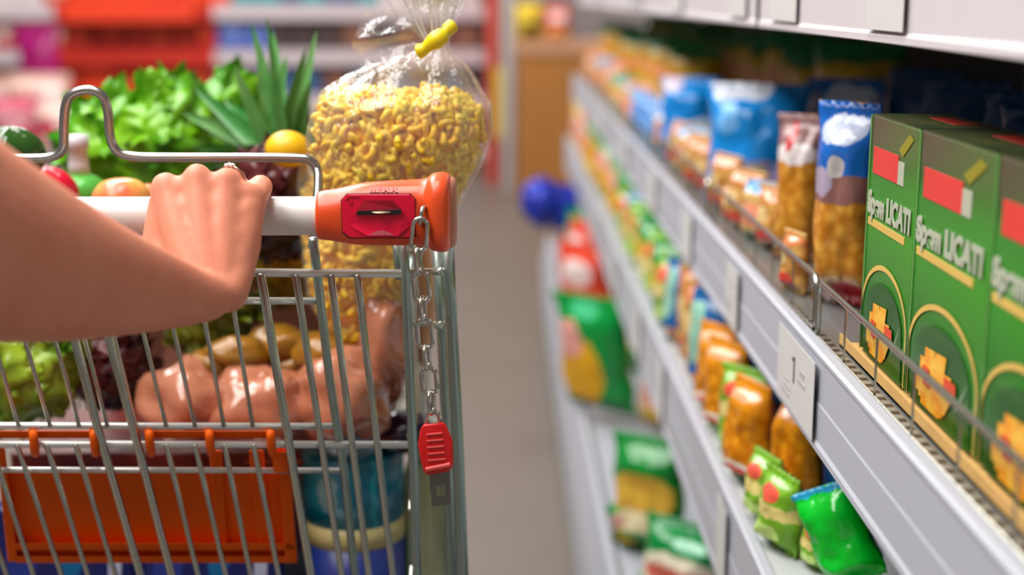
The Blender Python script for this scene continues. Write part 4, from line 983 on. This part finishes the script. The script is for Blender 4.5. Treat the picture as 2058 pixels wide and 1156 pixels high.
fruit(245, 408, 1.30, (.028, .028, .027), applem, 'apple', 'red and yellow apple just above the white handle bar', 'apple', lambda p: 1 - .15*max(0, p.z)**6)
fruit(300, 425, 1.42, (.03, .03, .028), bpy.data.materials['red and yellow apple'], 'apple', 'second red and yellow apple, half hidden by the hand', 'apple')
fruit(22, 310, 1.28, (.030, .03, .024), mat('dark green pepper', (44, 84, 24), .12, var=.2), 'pepper', 'glossy dark green pepper at the left edge behind the arm', 'pepper', lambda p: 1 + .08*cos(4*math.atan2(p.y, p.x)))
fruit(98, 392, 1.36, (.028, .028, .026), mat('red pepper skin', (214, 20, 50), .15, var=.1), 'pepper', 'glossy red pepper between the arm and the white-necked bottle', 'pepper', lambda p: 1 + .08*cos(4*math.atan2(p.y, p.x)))
# --- bag of curly pasta on top
def curl_piece(mb, c, R, r, rnd):
    ax = Vector((rnd.gauss(0, 1), rnd.gauss(0, 1), rnd.gauss(0, 1))).normalized(); u = ax.orthogonal().normalized(); w = ax.cross(u)
    turns = rnd.uniform(.8, 1.9); n = 16; pts = []
    for i in range(n): a = 2*pi*turns*i/n; rr_ = R*(1 - .15*i/n); pts.append(c + (u*cos(a) + w*sin(a))*rr_ + ax*(i/n - .5)*R*2.4)
    mb.tube(pts, r, 5)
pm = mat('egg pasta', (255, 222, 66), .4, col2=(255, 196, 30), scale=45)
pm.node_tree.nodes['Principled BSDF'].inputs['Subsurface Weight'].default_value = .25
pm.node_tree.nodes['Principled BSDF'].inputs['Subsurface Radius'].default_value = (1, .6, .1)
pm.node_tree.nodes['Principled BSDF'].inputs['Subsurface Scale'].default_value = .008
PYc = 1.255
def film_bag(rowsp, Y, dep, seed, wr=.10, n=64, fold=.035):
    """rows of (y px, left px, right px, depth scale, Y shift)"""
    rg = []; o_ = Vector((seed, 0, 0))
    for (y, l, r, k, dy) in rowsp:
        A_, B_ = P(l, y, Y + dy), P(r, y, Y + dy); c = (A_ + B_)/2; hw = (B_ - A_).length/2; dx = (B_ - A_).normalized(); rr_ = []
        for j in range(n):
            a = 2*pi*j/n; s = math.copysign(abs(cos(a))**.85, cos(a)); t = math.copysign(abs(sin(a))**.85, sin(a))
            ns = noise.noise(Vector((cos(a)*2, sin(a)*2, c.z*14)) + o_)*wr + noise.noise(Vector((cos(a)*6, sin(a)*6, c.z*26)) + o_)*wr*.45 + fold*k*(sin(a*13 + c.z*9)*(2.6 if y < 150 else max(.25, 2.6 - (y - 150)/28.)) if n > 60 else 0)
            rr_.append(c + dx*hw*s*(1 + ns*.5) + Vector((0, 1, 0))*hw*dep*k*t*(1 + ns))
        rg.append(rr_)
    return rg
def interp_rows(rows, m=4):
    out = []
    for i in range(len(rows) - 1):
        for k in range(m):
            t = k/m; out.append(tuple(rows[i][q]*(1-t) + rows[i+1][q]*t for q in range(5)))
    out.append(rows[-1]); return out
def pasta_bag(rows, Y, dep, fill_rows, seed, label, npieces, neck=None, name='pasta_bag', nr=(.0066, .0033)):
    o_ = P(rows[-1][1]*.5 + rows[-1][2]*.5, rows[-1][0], Y); root = empty(name, o_, label, 'bag of pasta')
    def put(mb, nm, m, **kw): x = mb.build(nm, m, root, **kw); x.location = -o_; return x
    rnd = random.Random(seed); mb = MB(); fr = interp_rows(fill_rows, 3)
    core = MB(); cr_ = [tuple(v) for v in fr]
    rg = film_bag([(y, l + 14, r - 14, k*.9, dy) for y, l, r, k, dy in cr_], Y, dep, seed, wr=.05, n=28, fold=0); core.loft(rg)
    cm = put(core, 'pasta_core', mat('pasta depth', (252, 196, 34), .6, col2=(240, 174, 20), scale=70) if 'pasta depth' not in bpy.data.materials else bpy.data.materials['pasta depth'], smooth='full')
    cm['kind'] = 'stuff'
    for _ in range(npieces):
        i = rnd.uniform(0, len(cr_) - 1.001); k0 = int(i); t = i - k0; row = [cr_[k0][q]*(1-t) + cr_[k0+1][q]*t for q in range(5)]
        y, l, r, k, dy = row; A_, B_ = P(l + 6, y, Y + dy), P(r - 6, y, Y + dy); c = (A_ + B_)/2; hw = (B_ - A_).length/2
        a = rnd.uniform(0, 2*pi); q = rnd.uniform(.82, .97)
        if i < 1.2: q = sqrt(rnd.random())*.95
        p = c + (B_ - A_).normalized()*hw*cos(a)*q + Vector((0, 1, 0))*hw*dep*k*sin(a)*q
        curl_piece(mb, p, rnd.uniform(.6, 1.1)*nr[0], nr[1], rnd)
    po = put(mb, 'curly_pasta', pm, smooth='full'); po['kind'] = 'stuff'
    b = MB(); b.loft(film_bag(interp_rows(rows, 6), Y, dep, seed + 5, n=130), cap=False); put(b, 'clear_film', M['film'], smooth='full')
    return root, o_, put
rows = [(-32, 762, 948, .55, -.01), (-5, 772, 940, .6, 0), (30, 796, 922, .5, 0), (62, 832, 908, .45, 0), (84, 852, 902, .55, 0), (104, 832, 908, .7, 0), (128, 756, 934, .65, 0), (150, 700, 950, .75, 0), (180, 654, 966, .85, 0), (210, 632, 988, .92, 0), (270, 618, 990, .96, 0), (330, 622, 968, .96, 0), (380, 630, 940, .9, 0), (430, 650, 912, .8, 0), (470, 680, 880, .5, 0)]
fillr = [(192, 668, 930, .75, 0), (215, 640, 962, .88, 0), (270, 630, 974, .92, 0), (330, 632, 956, .92, 0), (380, 642, 928, .85, 0), (430, 664, 900, .7, 0), (455, 700, 870, .4, 0)]
bagr, o_, put = pasta_bag(rows, PYc, .62, fillr, 3, 'clear bag of curly yellow pasta closed with a yellow clip, on top of the trolley', 1500)
# loose flap of film left of the neck
b = MB(); n = 14; V = []
for j in range(n + 1):
    v = j/n
    for i in range(n + 1):
        u = i/n; px = 852*(1-u) + (706 + 50*abs(v - .45))*u; py = (100 - 85*v)*(1-u) + (142 - 120*v)*u
        V.append(P(px, py, PYc - .012 + .018*noise.noise(Vector((u*4, v*5, 1)))*(.3 + u) + .01*sin(v*9)*u))
b.add(V, [(j*(n+1)+i, j*(n+1)+i+1, (j+1)*(n+1)+i+1, (j+1)*(n+1)+i) for j in range(n) for i in range(n)]); put(b, 'film_flap', M['film'], smooth='full')
# radiating folds at the neck
b = MB(); rnd = random.Random(9)
for k in range(16):
    a = rnd.uniform(-1, 1); up = k % 4 != 0
    st = P(872 + a*18, 86, PYc - .022 + .004*abs(a)); 
    if up: en = P(858 + a*95, -30 - rnd.uniform(0, 20), PYc - .03 + .02*abs(a))
    else: en = P(862 + a*70, 140 + rnd.uniform(-10, 20), PYc - .045 + .02*abs(a))
    mdp = (st + en)/2 + Vector((0, .004, .002*rnd.uniform(-1, 1))); b.tube(smoothpts([st, mdp, en], 2), [.0013]*1 + [.0010]*10 if False else .0009, 5)
put(b, 'film_folds', film('folded film', base=.10, haze=.30), smooth='full')
# yellow clip
b = MB(); cl = [P(840, 104, 1.222), P(852, 100, 1.22), P(866, 88, 1.218), P(884, 76, 1.218), P(898, 62, 1.22), P(910, 50, 1.224)]
b.tube(smoothpts(cl, 2), [.0035, .0062, .0068, .0068, .0062, .006, .0052, .0052, .0056, .0062, .007, .0078, .008, .0078, .0072, .0072, .006, .004][:len(smoothpts(cl, 2))] + [.006]*max(0, len(smoothpts(cl, 2)) - 18), 12)
put(b, 'closing_clip', M['yellowclip'], smooth='full')
# white sticker ring glint
# second bag deeper in the trolley
rows2 = [(322, 604, 800, .4, 0), (345, 600, 822, .7, 0), (420, 598, 838, .9, 0), (520, 606, 836, 1, 0), (600, 620, 822, .95, 0), (660, 650, 800, .8, 0), (700, 680, 780, .5, 0)]
fill2 = [(350, 612, 812, .6, 0), (420, 606, 830, .85, 0), (520, 612, 828, .95, 0), (600, 628, 814, .9, 0), (660, 658, 794, .7, 0), (690, 690, 770, .4, 0)]
pasta_bag(rows2, 1.37, .75, fill2, 13, 'second clear bag of yellow pasta, seen below the orange coin lock', 520)
# --- lower food
potm = mat('potato skin', (160, 110, 30), .25, col2=(112, 78, 18), scale=20)
for i, (px, py, rx, rz_) in enumerate(((480, 712, .034, .019), (560, 694, .038, .020), (650, 706, .034, .020), (700, 676, .026, .020), (420, 738, .026, .018), (600, 730, .034, .018))):
    lab = ['round potato under the green lettuce in the trolley', 'large potato, uppermost in the middle of the trolley', 'potato right of the largest one', 'small potato below the second pasta bag, rightmost', 'small potato at the left end of the potatoes', 'long potato resting on the pink chicken pack'][i]
    fruit(px, py, 1.36 + .02*(i % 2), (rx, .024, rz_), potm, 'potato', lab, 'potato', lambda p, i=i: 1 + .22*noise.noise(p*1.5 + Vector((i*4, 0, 0))))
meat = mat('pink chicken skin', (192, 124, 94), .18, col2=(150, 86, 58), scale=14, bump=.8, bscale=22, Coat_Weight=.6)
def lump(px, py, Y, r, label, seed, m=meat, name='chicken_pack', cat='meat', amp=.30):
    return fruit(px, py, Y, r, m, name, label, cat, lambda p: 1 + amp*noise.noise(p*1.8 + Vector((seed, 0, 0))) + .06*noise.noise(p*5 + Vector((seed, 3, 0))), 36)
lump(385, 810, 1.34, (.056, .045, .040), 'pink wrapped chicken, left piece under the potatoes', 1)
lump(530, 818, 1.33, (.054, .045, .040), 'pink wrapped chicken, middle piece with glossy wrapping', 2)
lump(680, 795, 1.33, (.052, .045, .046), 'pink wrapped chicken, right piece next to the dark aubergine', 3)
lump(775, 690, 1.36, (.026, .04, .058), 'tall piece of wrapped chicken rising right of the pasta bag', 4)
lump(845, 600, 1.42, (.016, .03, .070), 'tan wrapped bread stick behind the hanging chain', 5, mat('tan loaf', (206, 150, 100), .4), 'bread_loaf', 'bread', .06)
q = lump(808, 868, 1.36, (.034, .03, .022), 'dark purple aubergine right of the chicken', 6, mat('aubergine skin', (36, 14, 44), .15), 'aubergine', 'aubergine', .05)
# packs at the bottom of the basket
q = at(715, 1160, 1.38); z0 = GB_ + .007; cz = at(715, 896, 1.38).z
can = empty('snack_canister', (q.x, 1.38, z0), 'teal canister with cream band and blue foot, behind the gate beside the orange flap', 'canister')
R_ = .0525; zb1 = at(715, 1066, 1.33).z - z0; zb2 = at(715, 1108, 1.33).z - z0; hh = cz - z0
tealm = pack('teal canister print', (6, 128, 160), blobs=((.2, .55, .2, .3, (40, 150, 170)), (.75, .6, .03, .6, (20, 170, 190)), (.3, .5, .1, .25, (120, 170, 180))), rough=.25, crinkle=0)
lathe([(R_, zb1), (R_, hh - .003), (R_ - .003, hh), (.002, hh)], 48).build('upper_wrap', tealm, can, smooth='full')
lathe([(R_ + .0005, zb2), (R_ + .0005, zb1)], 48).build('cream_band', mat('cream band', (216, 206, 140), .4), can, smooth='full')
lathe([(.002, 0), (R_, 0), (R_, zb2)], 48).build('blue_foot', mat('blue foot', (36, 60, 150), .3), can, smooth='full')
q = at(880, 1160, 1.42); bo = empty('oil_bottle', (q.x - .006, 1.42, z0), 'clear pale green plastic bottle at the right corner of the trolley', 'bottle')
ct = at(880, 905, 1.36).z - z0
cg = NT('pale clear plastic'); cg.b.inputs['Base Color'].default_value = lin((214, 222, 170)); cg.b.inputs['Roughness'].default_value = .12; cg.b.inputs['Transmission Weight'].default_value = .55
cg.l(cg.mix(cg.noise(12), lin((214, 220, 176)), lin((176, 190, 140))), cg.b.inputs['Base Color']); cg.bump(cg.noise(26), .5, .004)
lathe([(.002, 0), (.03, 0), (.033, .006), (.033, ct*.72), (.026, ct*.84), (.013, ct*.93), (.012, ct)], 36).build('bottle_body', cg.m, bo, smooth='full')
lathe([(.013, ct*.965), (.0145, ct*.965), (.0145, ct + .012), (.002, ct + .012)], 24).build('cap', mat('pale cap', (206, 214, 190), .4), bo, smooth='full')
bluep = pack('blue multipack', (22, 34, 110), blobs=((.55, .8, .08, .25, (0, 110, 170)), (.2, .6, .1, .3, (40, 60, 150)), (.85, .7, .05, .2, (190, 200, 230))), rough=.15)
xs0, xs1 = side_x(-1, 1.4, GB_) + .006, q.x - .15
wd = (P(590, 1100, 1.40).x - xs0)
block('drinks_pack', xs0 + wd*.25, 1.44, z0, wd*.49, .22, .17, bluep, 'dark blue shrink-wrapped pack under the orange flap, left half', 'pack', bevel=.012)
block('drinks_pack', xs0 + wd*.75, 1.44, z0, wd*.49, .22, .17, bluep, 'dark blue shrink-wrapped pack under the orange flap, beside the teal canister', 'pack', bevel=.012)
# boxes that carry the upper layer
carton_red = pack('red carton print', (104, 24, 12), blobs=((.8, .7, .1, .1, (170, 80, 16)),), rough=.4, crinkle=0)
zc = z0 + .172; zmeat = at(500, 905, 1.36).z
block('food_carton', CX - .03, 1.47, zc, .35, .16, max(.03, zmeat - zc - .012), carton_red, 'dark red carton seen through the gate behind the orange flap', 'carton')
block('food_carton', CX, 1.72, z0, .34, .2, .36, kinds['brown'], 'brown carton hidden under the lettuces', 'carton')
